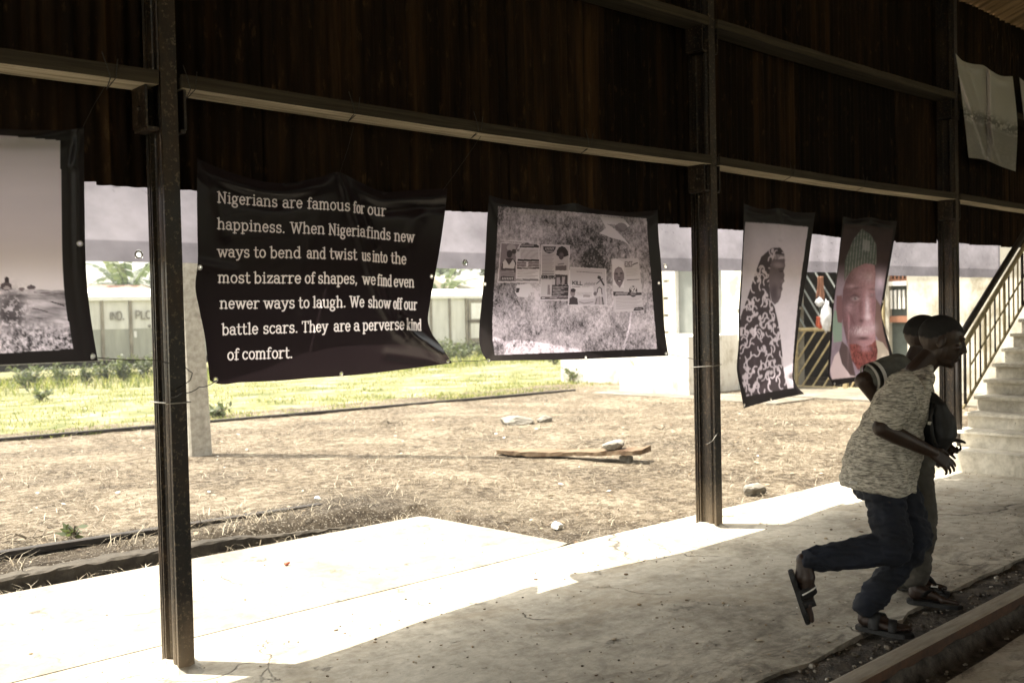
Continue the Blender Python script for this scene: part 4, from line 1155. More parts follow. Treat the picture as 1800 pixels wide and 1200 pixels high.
hor = 508 + 0.022*x + 4*(fbm(x/18, x*0+2, 8)-.5) - 26*sstep(60, -200, x)
rock = sstep(hor-1.5, hor+1.5, y)*ins
r1 = 0.34+0.9*(fbm(x/50+y/30, y/9-x/60, 12, 5)-.5) - 0.10*sstep(20, -60, x)
grs = fbm(x/4.5, y/5, 16, 4, .7)
lowm = sstep(555, 600, y + 12*(fbm(x/30, x*0+5, 18)-.5))
rv = 1.3*np.clip(r1*(1-lowm)+lowm*(0.26+1.6*(grs-.5)+0.18*sstep(40, 0, x)), 0.03, 0.6)
p.put(rock, (0, 0, 0)); p.c += (rock*rv)[..., None]*np.array([0.96, 0.92, 0.97])
bush = np.exp(-(((x-20)/26)**2+((y-548)/34)**2))*(fbm(x/5, y/5, 19, 3, .7) > .44)*ins
p.put(np.clip(bush*1.3, 0, 1), (.05, .043, .047), .85)
for a, c in [((12, 492, 4, 6), (.05, .04, .045)), ((11, 503, 10, 7), (.10, .085, .09)), ((12, 506, 6, 3), (.4, .37, .38)), ((55, 505, 7, 4), (.12, .1, .11)), ((38, 508, 5, 3), (.2, .17, .18))]:
    p.ell(*a, c)
p.line([(90, 530), (112, 537)], 2.2, (.04, .035, .04)); p.line([(58, 542), (84, 548)], 1.6, (.07, .06, .065)); p.line([(60, 514), (110, 516)], 1.2, (.12, .1, .11))
make_banner(b1, 'black edged banner of a hazy rock landscape, cut off at left', 'banner', GB, MAT['vinyl'], p.c, [(140, 428), (162, 626)])

# ---- profile portrait banner
T4 = lambda x, y: (1270+x/3.157, 350+y/3.157)
E4 = lambda pts: [T4(*p_) for p_ in pts]
b4 = Banner(E4([(120, 25), (170, 44), (240, 57), (318, 50), (400, 72), (460, 76), (515, 74)]), E4([(515, 74), (500, 180), (470, 400), (437, 600), (415, 780), (400, 920), (398, 1000), (420, 1045), (455, 1080)]),
            E4([(118, 1160), (190, 1137), (270, 1117), (360, 1098), (455, 1080)]), E4([(120, 25), (112, 250), (98, 500), (90, 620), (90, 800), (80, 950), (98, 1050), (118, 1160)]), 230, 420)
Y = np.full(b4.px.shape, YB) + 0.05*np.sin(pi*b4.v) + 0.03*np.sin(b4.v*7+b4.u*2) * b4.v + 0.10*b4.u*b4.v**2 - 0.02*np.exp(-((b4.v-.03)/.018)**2)*np.abs(np.sin(pi*2*b4.u))
b4.wrinkle(E4([(318, 55), (322, 220)]), 4, -.012, Y); b4.wrinkle(E4([(390, 990), (455, 1080)]), 5, -.03, Y)
b4.finish(Y)
qx, qy = (b4.px-1270)*3.157, (b4.py-350)*3.157
p = Paint(qx, qy, (0.016, 0.014, 0.014))
ins = p.mask_poly([(127, 128), (300, 138), (475, 155), (455, 300), (438, 420), (418, 580), (405, 720), (392, 880), (388, 980), (394, 1046), (260, 1070), (133, 1092), (108, 1010), (92, 940), (99, 800), (98, 640), (108, 480), (118, 250)]).astype(float)
bgv = 0.54 + 0.12*(fbm(qx/80, qy/90, 5)-.5) + 0.06*sstep(150, 420, qx) - 0.10*np.exp(-(((qx-130)/40)**2)) + .05*(fbm(qx/5, qy/5, 7, 2)-.5)
p.put(ins, (0, 0, 0)); p.c += (ins*bgv)[..., None]*np.array([1.0, .95, .985])
cloak = p.mask_poly([(270, 272), (320, 268), (345, 300), (350, 340), (330, 355), (270, 345), (262, 400), (258, 480), (268, 560), (290, 600), (308, 680), (322, 760), (332, 860), (340, 950), (362, 1052), (260, 1070), (133, 1092), (108, 1010), (92, 940), (99, 800), (98, 660), (130, 570), (160, 480), (185, 400), (215, 320)]).astype(float)*ins
face = [(272, 338), (345, 330), (348, 370), (338, 400), (345, 420), (340, 440), (345, 455), (334, 468), (330, 488), (334, 500), (326, 515), (324, 540), (310, 570), (290, 585), (272, 565), (260, 500), (258, 420)]
p.put(cloak, (.055, .045, .048))
rv = random.Random(12)
q = Paint(qx[:, :], qy[:, :], 0.0)
for gy_ in range(285, 1090, 46):
    for gx_ in range(92, 365, 38):
        x0, y0 = gx_+rv.uniform(-12, 12)+(17 if (gy_//40) % 2 else 0), gy_+rv.uniform(-14, 14)
        a = rv.uniform(0, 6.28); pts = [(x0, y0)]; tw = rv.choice((-1, 1))*rv.uniform(.5, .95); L_ = rv.uniform(12, 16)
        for k in range(6):
            a += tw*(1 if k < 3 else -1.1); pts.append((pts[-1][0]+cos(a)*L_*.75, pts[-1][1]+sin(a)*L_*1.25))
        m = (np.abs(qx-x0) < 90) & (np.abs(qy-y0) < 110); r_ = np.where(m.any(1))[0]; c_ = np.where(m.any(0))[0]
        if not len(r_) or not len(c_): continue
        sl = (slice(r_[0], r_[-1]+1), slice(c_[0], c_[-1]+1)); t_ = Paint(qx[sl], qy[sl], 0); t_.c = q.c[sl]
        t_.line(pts, rv.uniform(5.5, 7.5), 1.0, 1, .5)
        if rv.random() < .55: t_.ell(pts[-1][0], pts[-1][1], 8, 13, 1.0, 1, rv.uniform(-.8, .8), .3)
        q.c[sl] = t_.c
pat = np.clip(q.c[..., 0], 0, 1)*cloak
p.put(pat, (.55, .51, .53), .9)
for k in range(8): p.line([(288+k*8, 305+k*1.2), (286+k*8, 332+k)], 4, (.42, .39, .4), 1)
p.put(p.mask_poly(face).astype(float), (.125, .104, .112))
p.ell(312, 366, 26, 14, (.27, .235, .25), .85, 0.1, .8); p.ell(306, 520, 14, 20, (.22, .19, .2), .6, 0, .8); p.ell(330, 455, 10, 9, (.19, .16, .17), .8, 0, .6); p.ell(300, 455, 20, 30, (.15, .125, .135), .8, 0, .8)
p.ell(326, 400, 12, 5, (.03, .025, .027), .9, 0, .5); p.line([(310, 388), (340, 384)], 4, (.03, .026, .028)); p.line([(318, 492), (332, 492)], 3.5, (.03, .025, .027)); p.ell(288, 520, 18, 40, (.05, .04, .045), .7, 0, .7)
soften(p, 2)
make_banner(b4, 'tall banner of a figure in profile wearing a patterned cloak', 'banner', GB, MAT['vinyl'], p.c, E4([(84, 620), (120, 1142), (268, 1112), (430, 604)]))

# ---- bearded man banner
T5 = lambda x, y: (1440+x/3.75, 370+y/3.75)
E5 = lambda pts: [T5(*p_) for p_ in pts]
b5 = Banner(E5([(160, 38), (220, 55), (345, 46), (420, 64), (515, 70)]), E5([(515, 70), (480, 280), (450, 450), (425, 600), (412, 660), (440, 800), (478, 930), (505, 1060)]),
            E5([(95, 1155), (170, 1140), (240, 1125), (380, 1095), (505, 1060)]), E5([(160, 38), (140, 200), (115, 430), (90, 600), (75, 800), (60, 1000), (55, 1080), (95, 1155)]), 240, 440)
Y = np.full(b5.px.shape, YB) + 0.05*np.sin(pi*b5.v) + 0.03*np.sin(b5.v*6+b5.u*2+1)*b5.v + 0.08*b5.u*b5.v**2 - 0.02*np.exp(-((b5.v-.03)/.018)**2)*np.abs(np.sin(pi*2*b5.u))
b5.finish(Y)
qx, qy = (b5.px-1440)*3.75, (b5.py-370)*3.75
p = Paint(qx, qy, (0.014, 0.012, 0.012))
ins = p.mask_poly([(165, 88), (330, 100), (490, 120), (465, 280), (440, 420), (418, 560), (404, 650), (424, 800), (458, 930), (470, 1030), (240, 1095), (85, 1112), (70, 1080), (85, 850), (95, 640), (120, 430), (145, 230)]).astype(float)
bg = np.zeros(qx.shape+(3,)); bg[:] = (.040, .026, .024)
bg += (sstep(330, 480, qy)*.26)[..., None]*np.array([.78, .66, .80])
bg += (np.exp(-(((qx-400)/40)**2+((qy-470)/60)**2))*.35)[..., None]*np.array([.9, .8, .95])
bg *= (0.75+0.6*fbm(qx/45, qy/60, 3))[..., None]
p.c = p.c*(1-ins[..., None]) + bg*ins[..., None]
def I(pts, c, a=1.0): p.put(p.mask_poly(pts).astype(float)*ins, c, a)
I([(100, 650), (150, 700), (150, 860), (95, 870), (85, 760)], (.20, .29, .22), .9)
I([(360, 560), (415, 640), (440, 800), (480, 950), (420, 900), (370, 820)], (.16, .10, .08), .9)
I([(85, 1112), (72, 1050), (100, 960), (130, 925), (200, 1010), (240, 1095)], (.50, .42, .42)); I([(370, 850), (420, 870), (470, 950), (470, 1040), (300, 1080)], (.42, .38, .30))
I([(130, 930), (150, 860), (190, 900), (215, 980), (240, 1090), (205, 1085), (150, 1010)], (.085, .06, .06))
I([(115, 560), (150, 560), (158, 690), (148, 742), (122, 735), (112, 650)], (.17, .095, .10))   # ear
headp = [(175, 460), (220, 385), (300, 350), (365, 355), (372, 420), (366, 520), (374, 600), (370, 680), (366, 760), (372, 850), (385, 920), (380, 975), (320, 1020), (260, 1040), (215, 980), (185, 880), (155, 740), (152, 600), (158, 520)]
I(headp, (.26, .155, .165))
cap = [(165, 470), (170, 330), (225, 190), (282, 120), (340, 160), (378, 230), (376, 360), (300, 348), (225, 385), (185, 430)]
cm = p.mask_poly(cap).astype(float)*ins
hm0 = p.mask_poly(headp).astype(float)*ins
p.c *= (1+hm0*(-.52+.95*sstep(165, 350, qx)-.25*sstep(350, 385, qx)))[..., None]
p.put(cm, (.085, .105, .085))
p.put(cm*(np.sin(qx*.33+qy*.03) > .2), (.21, .235, .205), .8); p.put(cm*(fbm(qx/9, qy/9, 71, 3) > .55), (.05, .075, .06), .6)
I([(288, 190), (335, 200), (335, 270), (285, 260)], (.33, .35, .32), .55)
def soft(cx, cy, rx, ry, c, a, rot=0.0):
    cc, sn = cos(rot), sin(rot); dx, dy = qx-cx, qy-cy
    d = np.sqrt(((dx*cc+dy*sn)/rx)**2+((-dx*sn+dy*cc)/ry)**2); p.put(np.exp(-d*d*1.4)*ins, c, a)
soft(290, 425, 62, 46, (.44, .31, .34), .8); soft(185, 520, 20, 90, (.15, .085, .095), .6); soft(360, 640, 16, 120, (.17, .095, .105), .5); soft(165, 640, 16, 130, (.14, .08, .09), .6); soft(230, 760, 34, 60, (.17, .09, .10), .6); soft(215, 500, 40, 18, (.40, .28, .30), .7); soft(330, 440, 30, 40, (.50, .39, .42), .7)
soft(318, 640, 16, 90, (.62, .50, .54), .9); soft(320, 700, 24, 22, (.66, .55, .58), .9); soft(345, 770, 40, 40, (.55, .44, .47), .6)
soft(190, 700, 30, 70, (.22, .12, .13), .8); soft(200, 640, 32, 40, (.36, .24, .26), .8); soft(272, 640, 16, 90, (.14, .075, .08), .75); soft(275, 725, 18, 16, (.06, .03, .032), .8)
soft(238, 560, 34, 22, (.12, .065, .07), .75); soft(240, 582, 26, 13, (.42, .36, .37), .9); soft(238, 580, 11, 11, (.03, .02, .02), 1); soft(243, 575, 3.5, 3.5, (.6, .56, .56), .9)
soft(240, 512, 42, 9, (.10, .055, .06), .8, -.1); soft(346, 560, 18, 16, (.12, .07, .075), .7); soft(348, 556, 10, 9, (.30, .26, .27), .7); soft(350, 520, 22, 8, (.12, .07, .07), .7)
soft(215, 630, 30, 6, (.17, .095, .10), .6, .3); soft(220, 655, 28, 5, (.17, .095, .10), .5, .3)
soft(262, 770, 10, 60, (.12, .06, .066), .6, .5); soft(330, 560, 14, 14, (.30, .19, .21), .6)
for k in range(7): p.line([(205+4*k, 408+9*k), (262, 396+10*k), (330, 392+9*k)], 4, (.17, .09, .10), .35)
for k in range(5): p.line([(182+6*k, 655+16*k), (214+4*k, 690+14*k), (226+3*k, 740+8*k)], 4, (.11, .055, .06), .45)
p.line([(214, 600), (240, 606), (262, 598)], 4, (.10, .05, .055), .7); p.line([(208, 568), (236, 556), (266, 572)], 5, (.07, .035, .04), .8)
tex = fbm(qx/7, qy/9, 73, 3, .7)-.5
hm = p.mask_poly(headp).astype(float)*ins
p.c *= (1+.55*tex*hm)[..., None]
mst = fbm(qx/5, qy/8, 77, 3, .6)
soft(290, 800, 60, 34, (.50, .38, .40), .8); p.put(np.exp(-(((qx-280)/62)**2+((qy-790)/26)**2))*(mst > .5)*ins, (.62, .54, .55), .7)
soft(290, 842, 46, 14, (.05, .022, .024), .95); soft(300, 866, 34, 12, (.36, .20, .21), .85)
beard = p.mask_poly([(200, 880), (250, 880), (290, 900), (345, 880), (372, 850), (386, 925), (378, 990), (310, 1030), (255, 1050), (215, 985)]).astype(float)*ins
p.put(beard, (.15, .036, .031), .9); p.put(beard*(fbm(qx/6, qy/14, 79, 3, .7) > .52), (.27, .10, .085), .75); p.put(beard*(fbm(qx/7+4, qy/18, 83, 3, .7) > .56), (.055, .014, .012), .8)
soft(305, 910, 40, 22, (.40, .24, .26), .7)
soften(p, 3)
make_banner(b5, 'narrow colour portrait banner of an old man with red beard and green cap', 'banner', GB, MAT['vinyl'], p.c, E5([(418, 600), (90, 600), (100, 1140)]))

# ---- two dim grey banners high on the wall
T6 = lambda x, y: (1660+x/3.75, y/3.75)
E6 = lambda pts: [T6(*p_) for p_ in pts]
def grey_banner(top, right, bottom, left, label, seed, nx=110):
    b = Banner(top, right, bottom, left, nx, 160)
    Y = np.full(b.px.shape, 4.28) - 0.02*np.sin(pi*b.v) + 0.02*np.sin(b.u*11+b.v*5)*b.v - 0.02*np.exp(-((b.v-.05)/.04)**2)*np.abs(np.sin(2*pi*b.u))
    x0, x1 = b.px.min(), b.px.max()
    for f0, f1, a in [(.0, .55, -.03), (.5, .5, .03), (.55, .62, -.02), (.15, .7, .02)]:
        b.wrinkle([(x0+(x1-x0)*f0, b.py.min()+15), (x0+(x1-x0)*f1, b.py.max()-10)], 4, a, Y)
    b.finish(Y)
    p = Paint(b.px, b.py, (0.82, .815, .80))
    n = fbm(b.px/4, b.py/4, seed, 4, .6)
    band = np.exp(-((b.v-.57)/.07)**2)
    p.put(band*(n > .42), (.17, .165, .16), .8)
    p.put(sstep(.62, .66, b.v), (.42, .41, .40), .75)
    p.put(sstep(.70, .74, b.v)*(n > .55), (.60, .59, .57), .6)
    make_banner(b, label, 'banner', 'grey banners high on the wall', MAT['vinyl'], p.c)
grey_banner(E6([(75, 355), (120, 402), (180, 422), (262, 435), (300, 462), (370, 500), (450, 505)]), E6([(450, 505), (470, 680), (480, 800), (470, 1130)]),
            E6([(160, 1040), (260, 1052), (380, 1100), (470, 1130)]), E6([(75, 355), (110, 600), (140, 850), (160, 1040)]), 'crumpled grey banner hanging high beside the stair column', 51)
grey_banner(E6([(495, 512), (560, 560), (650, 560), (760, 600)]), E6([(760, 600), (780, 900), (770, 1180)]), E6([(560, 1080), (660, 1130), (770, 1180)]), E6([(495, 512), (525, 780), (560, 1080)]), 'sliver of another grey banner at the right edge of the picture', 57, 80)

# ---- outer row: banners seen from behind, facing the yard
GO = 'banners facing the yard, seen from behind'
def outer(X0, X1, z0, z1, label, seed, folds=0.0, base=0.50, gro=()):
    n, m = int((X1-X0)/.009), 120
    u = np.linspace(0, 1, n)[None, :]; v = np.linspace(0, 1, m)[:, None]
    Xg = X0+(X1-X0)*u + 0*v
    Zb = z0 + 0.008*(fbm(Xg*2.0, Xg*0+seed, seed, 3)-.5)
    Zg = z1 + (Zb-z1)*v
    Yg = 4.638 + 0.006*np.sin(Xg*3+seed) + .010*v*np.sin(Xg*2.1) + folds*(1+np.sin(Xg*26+seed))*(0.4+.6*v)
    nse = fbm(Xg*6, Zg*9, seed, 5, .65)
    nlow = fbm(Xg*1.7, Zg*2.6, seed+5, 3)
    val = base*(0.84 + .55*(nse-.5)+.45*(nlow-.5))
    fr = 0.10
    edge = (Zg < Zb+fr) | (Xg < X0+fr*.6) | (Xg > X1-fr*.6)
    val = np.where(edge, val*0.62, val)
    spots = sstep(.70, .76, fbm(Xg*34, Zg*60, seed+3, 4, .7))*sstep(.45, .6, fbm(Xg*2.2, Zg*3, seed+8, 2))
    val = val*(1-.45*spots)
    col = np.repeat(val[..., None], 3, 2)*np.array([.97, .95, 1.0])
    root = empty('reversed_banner', ((X0+X1)/2, 4.64, z1), label, 'banner', GO)
    vs = np.stack([Xg, Yg, Zg], -1).reshape(-1, 3) - np.array(root.location)
    idx = np.arange(n*m).reshape(m, n)
    f = np.stack([idx[:-1, :-1], idx[1:, :-1], idx[1:, 1:], idx[:-1, 1:]], -1).reshape(-1, 4)
    keep = np.ones(len(vs), bool); W_ = vs+np.array(root.location)
    for gx in gro:
        keep &= np.hypot(W_[:, 0]-gx, W_[:, 2]-(z0+.035)) > .0135
    f = f[keep[f].all(axis=1)]
    me = bpy.data.meshes.new('sheet'); me.from_pydata(vs.tolist(), [], f.tolist())
    me.polygons.foreach_set('use_smooth', [True]*len(me.polygons))
    at = me.color_attributes.new('print', 'FLOAT_COLOR', 'POINT')
    rgba = np.ones((n*m, 4), np.float32); rgba[:, :3] = np.clip(col.reshape(-1, 3), 0, 1); at.data.foreach_set('color', rgba.ravel())
    me.materials.append(MAT['vinyl_back'])
    o = bpy.data.objects.new('sheet', me); COL.objects.link(o); o.parent = root
    for gx in gro:
        mb = MB(); n_ = 14; vsr = []; fs = []
        gy = 4.638 + .006*sin(gx*3+seed) + .010*.97*sin(gx*2.1) - .002
        for i in range(n_):
            a = 2*pi*i/n_
            for j in range(6):
                b = 2*pi*j/6; rr = .0160+.0045*cos(b); vsr.append((gx+rr*cos(a), gy+.003*sin(b), z0+.035+rr*sin(a)))
        for i in range(n_):
            for j in range(6):
                fs.append((i*6+j, i*6+(j+1) % 6, ((i+1) % n_)*6+(j+1) % 6, ((i+1) % n_)*6+j))
        mb.add(vsr, fs); mb.build('grommet', MAT['grommet'], root, smooth=True)
ox = lambda px: onY(px, 455, 4.64).x
outer(-1.2, ox(480), 1.885, 3.0, 'back of a mottled banner behind the nearest column', 3, gro=(ox(243),))
outer(ox(484), ox(1024), 1.885, 3.0, 'back of a pale banner in the gap between text banner and posters banner', 11, gro=(ox(818),), base=.56)
outer(ox(1027), ox(1238), 1.895, 3.0, 'back of a banner just left of the middle column', 17, gro=(ox(1168),))
outer(ox(1241), ox(1412), 1.91, 3.0, 'back of a bluish banner just right of the middle column', 23, base=.54)
outer(ox(1415), ox(1500), 1.915, 3.0, 'back of a rippled banner between the two portrait banners', 29, folds=.012, base=.58)
outer(ox(1503), ox(1757), 1.90, 3.0, 'back of a plain grey banner behind the stair column', 37, base=.46)

# ---- wires that hold the banners
def wire(pts, r, label, mat='wire', sag=0.0, n=10):
    P = []
    for a, b in zip(pts[:-1], pts[1:]):
        a, b = Vector(a), Vector(b)
        for i in range(n):
            t = i/n; q = a.lerp(b, t); q.z -= sag*4*t*(1-t); P.append(q)
    P.append(Vector(pts[-1]))
    mb = MB(); mb.tube(P, r, 5)
    return tag(mb.build('tie_wire', MAT[mat], smooth=True), label, 'wire', 'wires tying the banners')
def colring(x, z, dz=0.0, r=0.003):
    h, k = .058, .092
    return [(x-h, YC-k, z), (x+h, YC-k, z+dz), (x+h, YC+k, z), (x-h, YC+k, z-dz), (x-h, YC-k, z+.004)]
c1, c2 = COLX[1], COLX[2]
wire([b1.point(166, 628), onY(275, 633, 4.36), onY(322, 641, 4.36), onY(338, 655, 4.36), onY(334, 668, 4.36), onY(300, 690, 4.35)], .0022, 'dark wire from the landscape banner corner round the nearest column', sag=.004)
wire(colring(c1, 1.232), .003, 'bright wire wound round the nearest column below the banners', 'wirelight')
wire([onY(298, 697, 4.34), onY(320, 690, 4.30), onY(350, 680, 4.31), b2.point(380, 668)], .0022, 'dark wire from the nearest column to the text banner corner', sag=.01)
wire([b2.point(779, 334), onY(812, 288, 4.33), onY(845, 240, 4.335)], .0015, 'thin wire rising from the text banner to the beam')
wire([b2.point(598, 303), onY(612, 260, 4.33), onY(622, 222, 4.335)], .0012, 'thin wire above the middle of the text banner')
wire([b1.point(143, 229), onY(165, 185, 4.33), onY(185, 152, 4.335)], .0012, 'thin wire above the landscape banner corner')
wire([b2.point(786, 634), onY(815, 634, 4.42), b3.point(856, 632)], .002, 'thin wire between the text banner and the posters banner', sag=.004)
wire([b3.point(1170, 621), onY(1225, 632, 4.36), onY(1262, 636, 4.36)], .002, 'thin wire from the posters banner to the middle column')
wire(colring(c2, 1.19, .01), .0028, 'pale wire tied round the middle column low down', 'wirelight')
wire([onY(1262, 760, 4.35), onY(1252, 775, 4.35), onY(1243, 780, 4.34)], .002, 'loose wire end hanging from the middle column', 'wirelight')
for px, py, k in [(192, 118, 0), (333, 140, 1), (622, 185, 2), (840, 222, 3), (1035, 252, 4), (1258, 290, 5), (1392, 312, 6), (1520, 330, 7)]:
    t = onY(px, py, 4.33)
    lab = ['left of the nearest column', 'just right of the nearest column', 'above the middle of the text banner', 'above the gap beside the text banner', 'above the posters banner', 'just right of the middle column', 'above the profile portrait', 'above the old man portrait'][k]
    wire([(t.x-.03, 4.328, 2.76), (t.x-.012, 4.322, 2.70), (t.x+.004, 4.33, 2.655), (t.x+.02, 4.42, 2.625), (t.x+.03, 4.335, 2.66), (t.x+.035, 4.324, 2.74)], .0022, 'dark wire looped over the lower beam '+lab, n=4)

# ------------------------------------------------------------------ concrete pole in the yard
pp = onZ(352, 797, 0.03)
mb = MB(); n = 9; vs = []; fs = []
prof = [(-.115, -.10), (.115, -.10), (.135, -.06), (.135, .06), (.115, .10), (-.115, .10), (-.135, .06), (-.135, -.06)]
for i in range(n):
    t = i/(n-1); s = 1-.45*t; z = -.3+11.0*t
    for q in prof:
        a, b = q[0]*s, q[1]*s
        vs.append((pp.x+a*cos(-.15)-b*sin(-.15)-.10*t*3, pp.y+a*sin(-.15)+b*cos(-.15)+.05*t, z))
for i in range(n-1):
    for j in range(8): fs.append((i*8+j, i*8+(j+1) % 8, (i+1)*8+(j+1) % 8, (i+1)*8+j))
fs.append(tuple(range((n-1)*8, n*8)))
mb.add(vs, fs)
tag(mb.build('concrete_pole', MAT['pole']), 'weathered square concrete utility pole in the dirt behind the nearest column', 'pole')

# ------------------------------------------------------------------ debris in the yard
def yh(x, y): return float(yard_h(np.array(float(x)), np.array(float(y))))
def chunk(name, c, size, mat, label, cat, seed, rot=0.0, flat=0.6, group=None):
    rg = random.Random(seed); bm = bmesh.new()
    bmesh.ops.create_icosphere(bm, subdivisions=3, radius=1.0)
    dirs = [Vector((rg.gauss(0, 1), rg.gauss(0, 1), rg.gauss(0, 1))).normalized() for _ in range(11)]
    for v in bm.verts:
        p_ = v.co.copy(); r_ = 1.0
        for d in dirs:
            k = p_.dot(d)
            if k > .62: r_ = min(r_, .62/k)
        p_ *= r_*(1+rg.uniform(-.03, .03))
        q = Vector((p_.x*size[0], p_.y*size[1], p_.z*size[2]))
        q *= 1+.16*(float(fbm(np.array(p_.x*2.4+seed), np.array(p_.y*2.4+p_.z*3), seed, 4, .6))-.5)
        v.co = Matrix.Rotation(rot, 3, 'Z') @ q + Vector(c)
    me = bpy.data.meshes.new(name); bm.to_mesh(me); bm.free(); me.materials.append(mat)
    o = bpy.data.objects.new(name, me); COL.objects.link(o)
    return tag(o, label, cat, group)
a, b_ = onZ(878, 793, .05), onZ(1135, 795, .12)
pa, pb = Vector((a.x, a.y, yh(a.x, a.y)+.035)), Vector((b_.x, b_.y, yh(b_.x, b_.y)+.13))
d = (pb-pa).normalized(); sd = Vector((-d.y, d.x, 0)).normalized()
mb = MB(); n = 20; vs = []; fs = []
for i in range(n+1):
    t = i/n; p_ = pa.lerp(pb, t); w = .13*(1+.15*sin(t*9)) * (0.55+.45*min(1, t*6)); p_.z -= .02*sin(pi*t)
    if i == n: p_ += sd*.03
    vs += [p_-sd*w-Vector((0, 0, .022)), p_-sd*w+Vector((0, 0, .022)), p_+sd*w+Vector((0, 0, .026)), p_+sd*w-Vector((0, 0, .022))]
for i in range(n):
    for j in range(4): fs.append((i*4+j, i*4+(j+1) % 4, (i+1)*4+(j+1) % 4, (i+1)*4+j))
fs += [(3, 2, 1, 0), (n*4, n*4+1, n*4+2, n*4+3)]
mb.add(vs, fs)
tag(mb.build('wooden_plank', MAT['plank'], jitter=.004), 'long weathered brown plank lying tilted on the dirt with a stone on it', 'plank')
q = pa.lerp(pb, .80)
chunk('stone', (q.x, q.y, q.z+.055), (.20, .13, .075), MAT['stone'], 'pale broken stone lying on top of the plank', 'stone', 3, .5)
q = pa.lerp(pb, .86); chunk('stone', (q.x, q.y-.02, yh(q.x, q.y)+.03), (.10, .08, .07), MAT['stone'], 'small stone propping up the raised end of the plank', 'stone', 5)
q = onZ(905, 741, .04); chunk('concrete_slab', (q.x, q.y, yh(q.x, q.y)+.045), (.36, .26, .10), MAT['stone'], 'flat broken concrete slab lying on the dirt beyond the plank', 'slab', 8, .3)
q = onZ(945, 739, .04); chunk('concrete_slab', (q.x+.12, q.y, yh(q.x, q.y)+.03), (.17, .10, .07), MAT['stone'], 'small flat broken piece touching the right end of the concrete slab', 'slab', 9, .1)
q = onZ(1322, 858, .03); chunk('stone', (q.x, q.y, yh(q.x, q.y)+.04), (.15, .12, .065), MAT['stone'], 'broken pale stone on the dirt right of the middle column', 'stone', 12, .4)
q = onZ(980, 915, .02); chunk('stone', (q.x, q.y, yh(q.x, q.y)+.025), (.062, .05, .045), MAT['ragwhite'], 'small white broken lump near the corner of the concrete apron', 'stone', 15, .4)
q = onZ(504, 992, .01); chunk('red_scrap', (q.x, q.y, .017), (.024, .018, .016), MAT['redrag'], 'tiny crumpled red scrap on the sunlit concrete', 'scrap', 18)
q = onZ(560, 908, .0); chunk('paper_scrap', (q.x, q.y, yh(q.x, q.y)+.12), (.035, .025, .025), MAT['ragwhite'], 'small white scrap in the weeds at the end of the buried rail', 'scrap', 19)
q = onZ(1502, 1156, -.03); chunk('pebble', (q.x, q.y, -.012), (.022, .017, .014), MAT['stone'], 'pale pebble in the dark soil beside the inner rail', 'pebble', 22)
q = onZ(1485, 1131, -.03); chunk('pebble', (q.x, q.y, -.012), (.02, .012, .010), MAT['ragwhite'], 'white pebble at the ragged concrete edge behind the runner\'s rear foot', 'pebble', 23)
def twigs(px, py, n, r, label, seed):
    rg = random.Random(seed); c = onZ(px, py, .02); mb = MB()
    for i in range(n):
        a = rg.uniform(0, 2*pi); l = rg.uniform(.5, 1)*r
        p0 = Vector((c.x+rg.gauss(0, r*.2), c.y+rg.gauss(0, r*.2), yh(c.x, c.y)+.02+rg.uniform(0, .02)))
        p1 = p0+Vector((cos(a)*l*.5, sin(a)*l*.5, rg.uniform(.0, .06))); p2 = p1+Vector((cos(a+rg.uniform(-.5, .5))*l*.5, sin(a)*l*.5, -.04))
        mb.tube([p0, p1, p2], [.006, .005, .003], 5)
    tag(mb.build('twig_heap', MAT['bark']), label, 'twigs')
twigs(690, 746, 12, .38, 'little heap of dry twigs in the middle of the dirt yard', 4)
twigs(818, 758, 6, .25, 'few dry sticks on the dirt left of the flat concrete slab', 6)
twigs(1165, 758, 5, .28, 'thin dry stick on the dirt beyond the stone-topped plank', 9)
twigs(50, 955, 9, .30, 'tangle of dry sticks caught on the buried rail at left', 12)
twigs(1010, 786, 3, .2, 'brown stick lying along the far side of the plank', 13)

# ------------------------------------------------------------------ dry straw on the dirt, weeds along the kerb, meadow grass
def blades(name, pts, mat, h0, h1, w, lean, label_kind, seed, seg=2):
    rg = np.random.default_rng(seed); P = np.array(pts); n = len(P)
    a = rg.uniform(0, 2*pi, n); h = rg.uniform(h0, h1, n); l = rg.uniform(lean[0], lean[1], n); ww = w*rg.uniform(.6, 1.4, n)
    dx, dy = np.cos(a), np.sin(a); sx, sy = -dy*ww, dx*ww
    V = np.zeros((n, 5, 3))
    for k, t in enumerate((0, 0, .55, .55, 1)):
        s = (1, -1, .75, -.75, 0)[k]
        bend = t*t*l*h
        V[:, k, 0] = P[:, 0]+dx*bend+sx*s; V[:, k, 1] = P[:, 1]+dy*bend+sy*s
        V[:, k, 2] = P[:, 2]+h*t*np.sqrt(np.clip(1-.5*np.minimum(l, 1.3)*t, .1, 1))
    b0 = np.arange(n)[:, None]*5
    q = (b0+np.array([[0, 1, 3, 2]])); t3 = (b0+np.array([[2, 3, 4]]))
    me = bpy.data.meshes.new(name); me.from_pydata(V.reshape(-1, 3).tolist(), [], q.tolist()+t3.tolist())
    me.materials.append(mat); o = bpy.data.objects.new(name, me); COL.objects.link(o); tag(o, kind='stuff'); return o
rg = np.random.default_rng(5)
def scatter_yard(n, x0, x1, y0, y1, dens):
    x = rg.uniform(x0, x1, n); y = rg.uniform(y0, y1, n)
    k = rg.uniform(0, 1, n) < dens(x, y); x, y = x[k], y[k]
    return np.stack([x, y, yard_h(x, y)], -1)
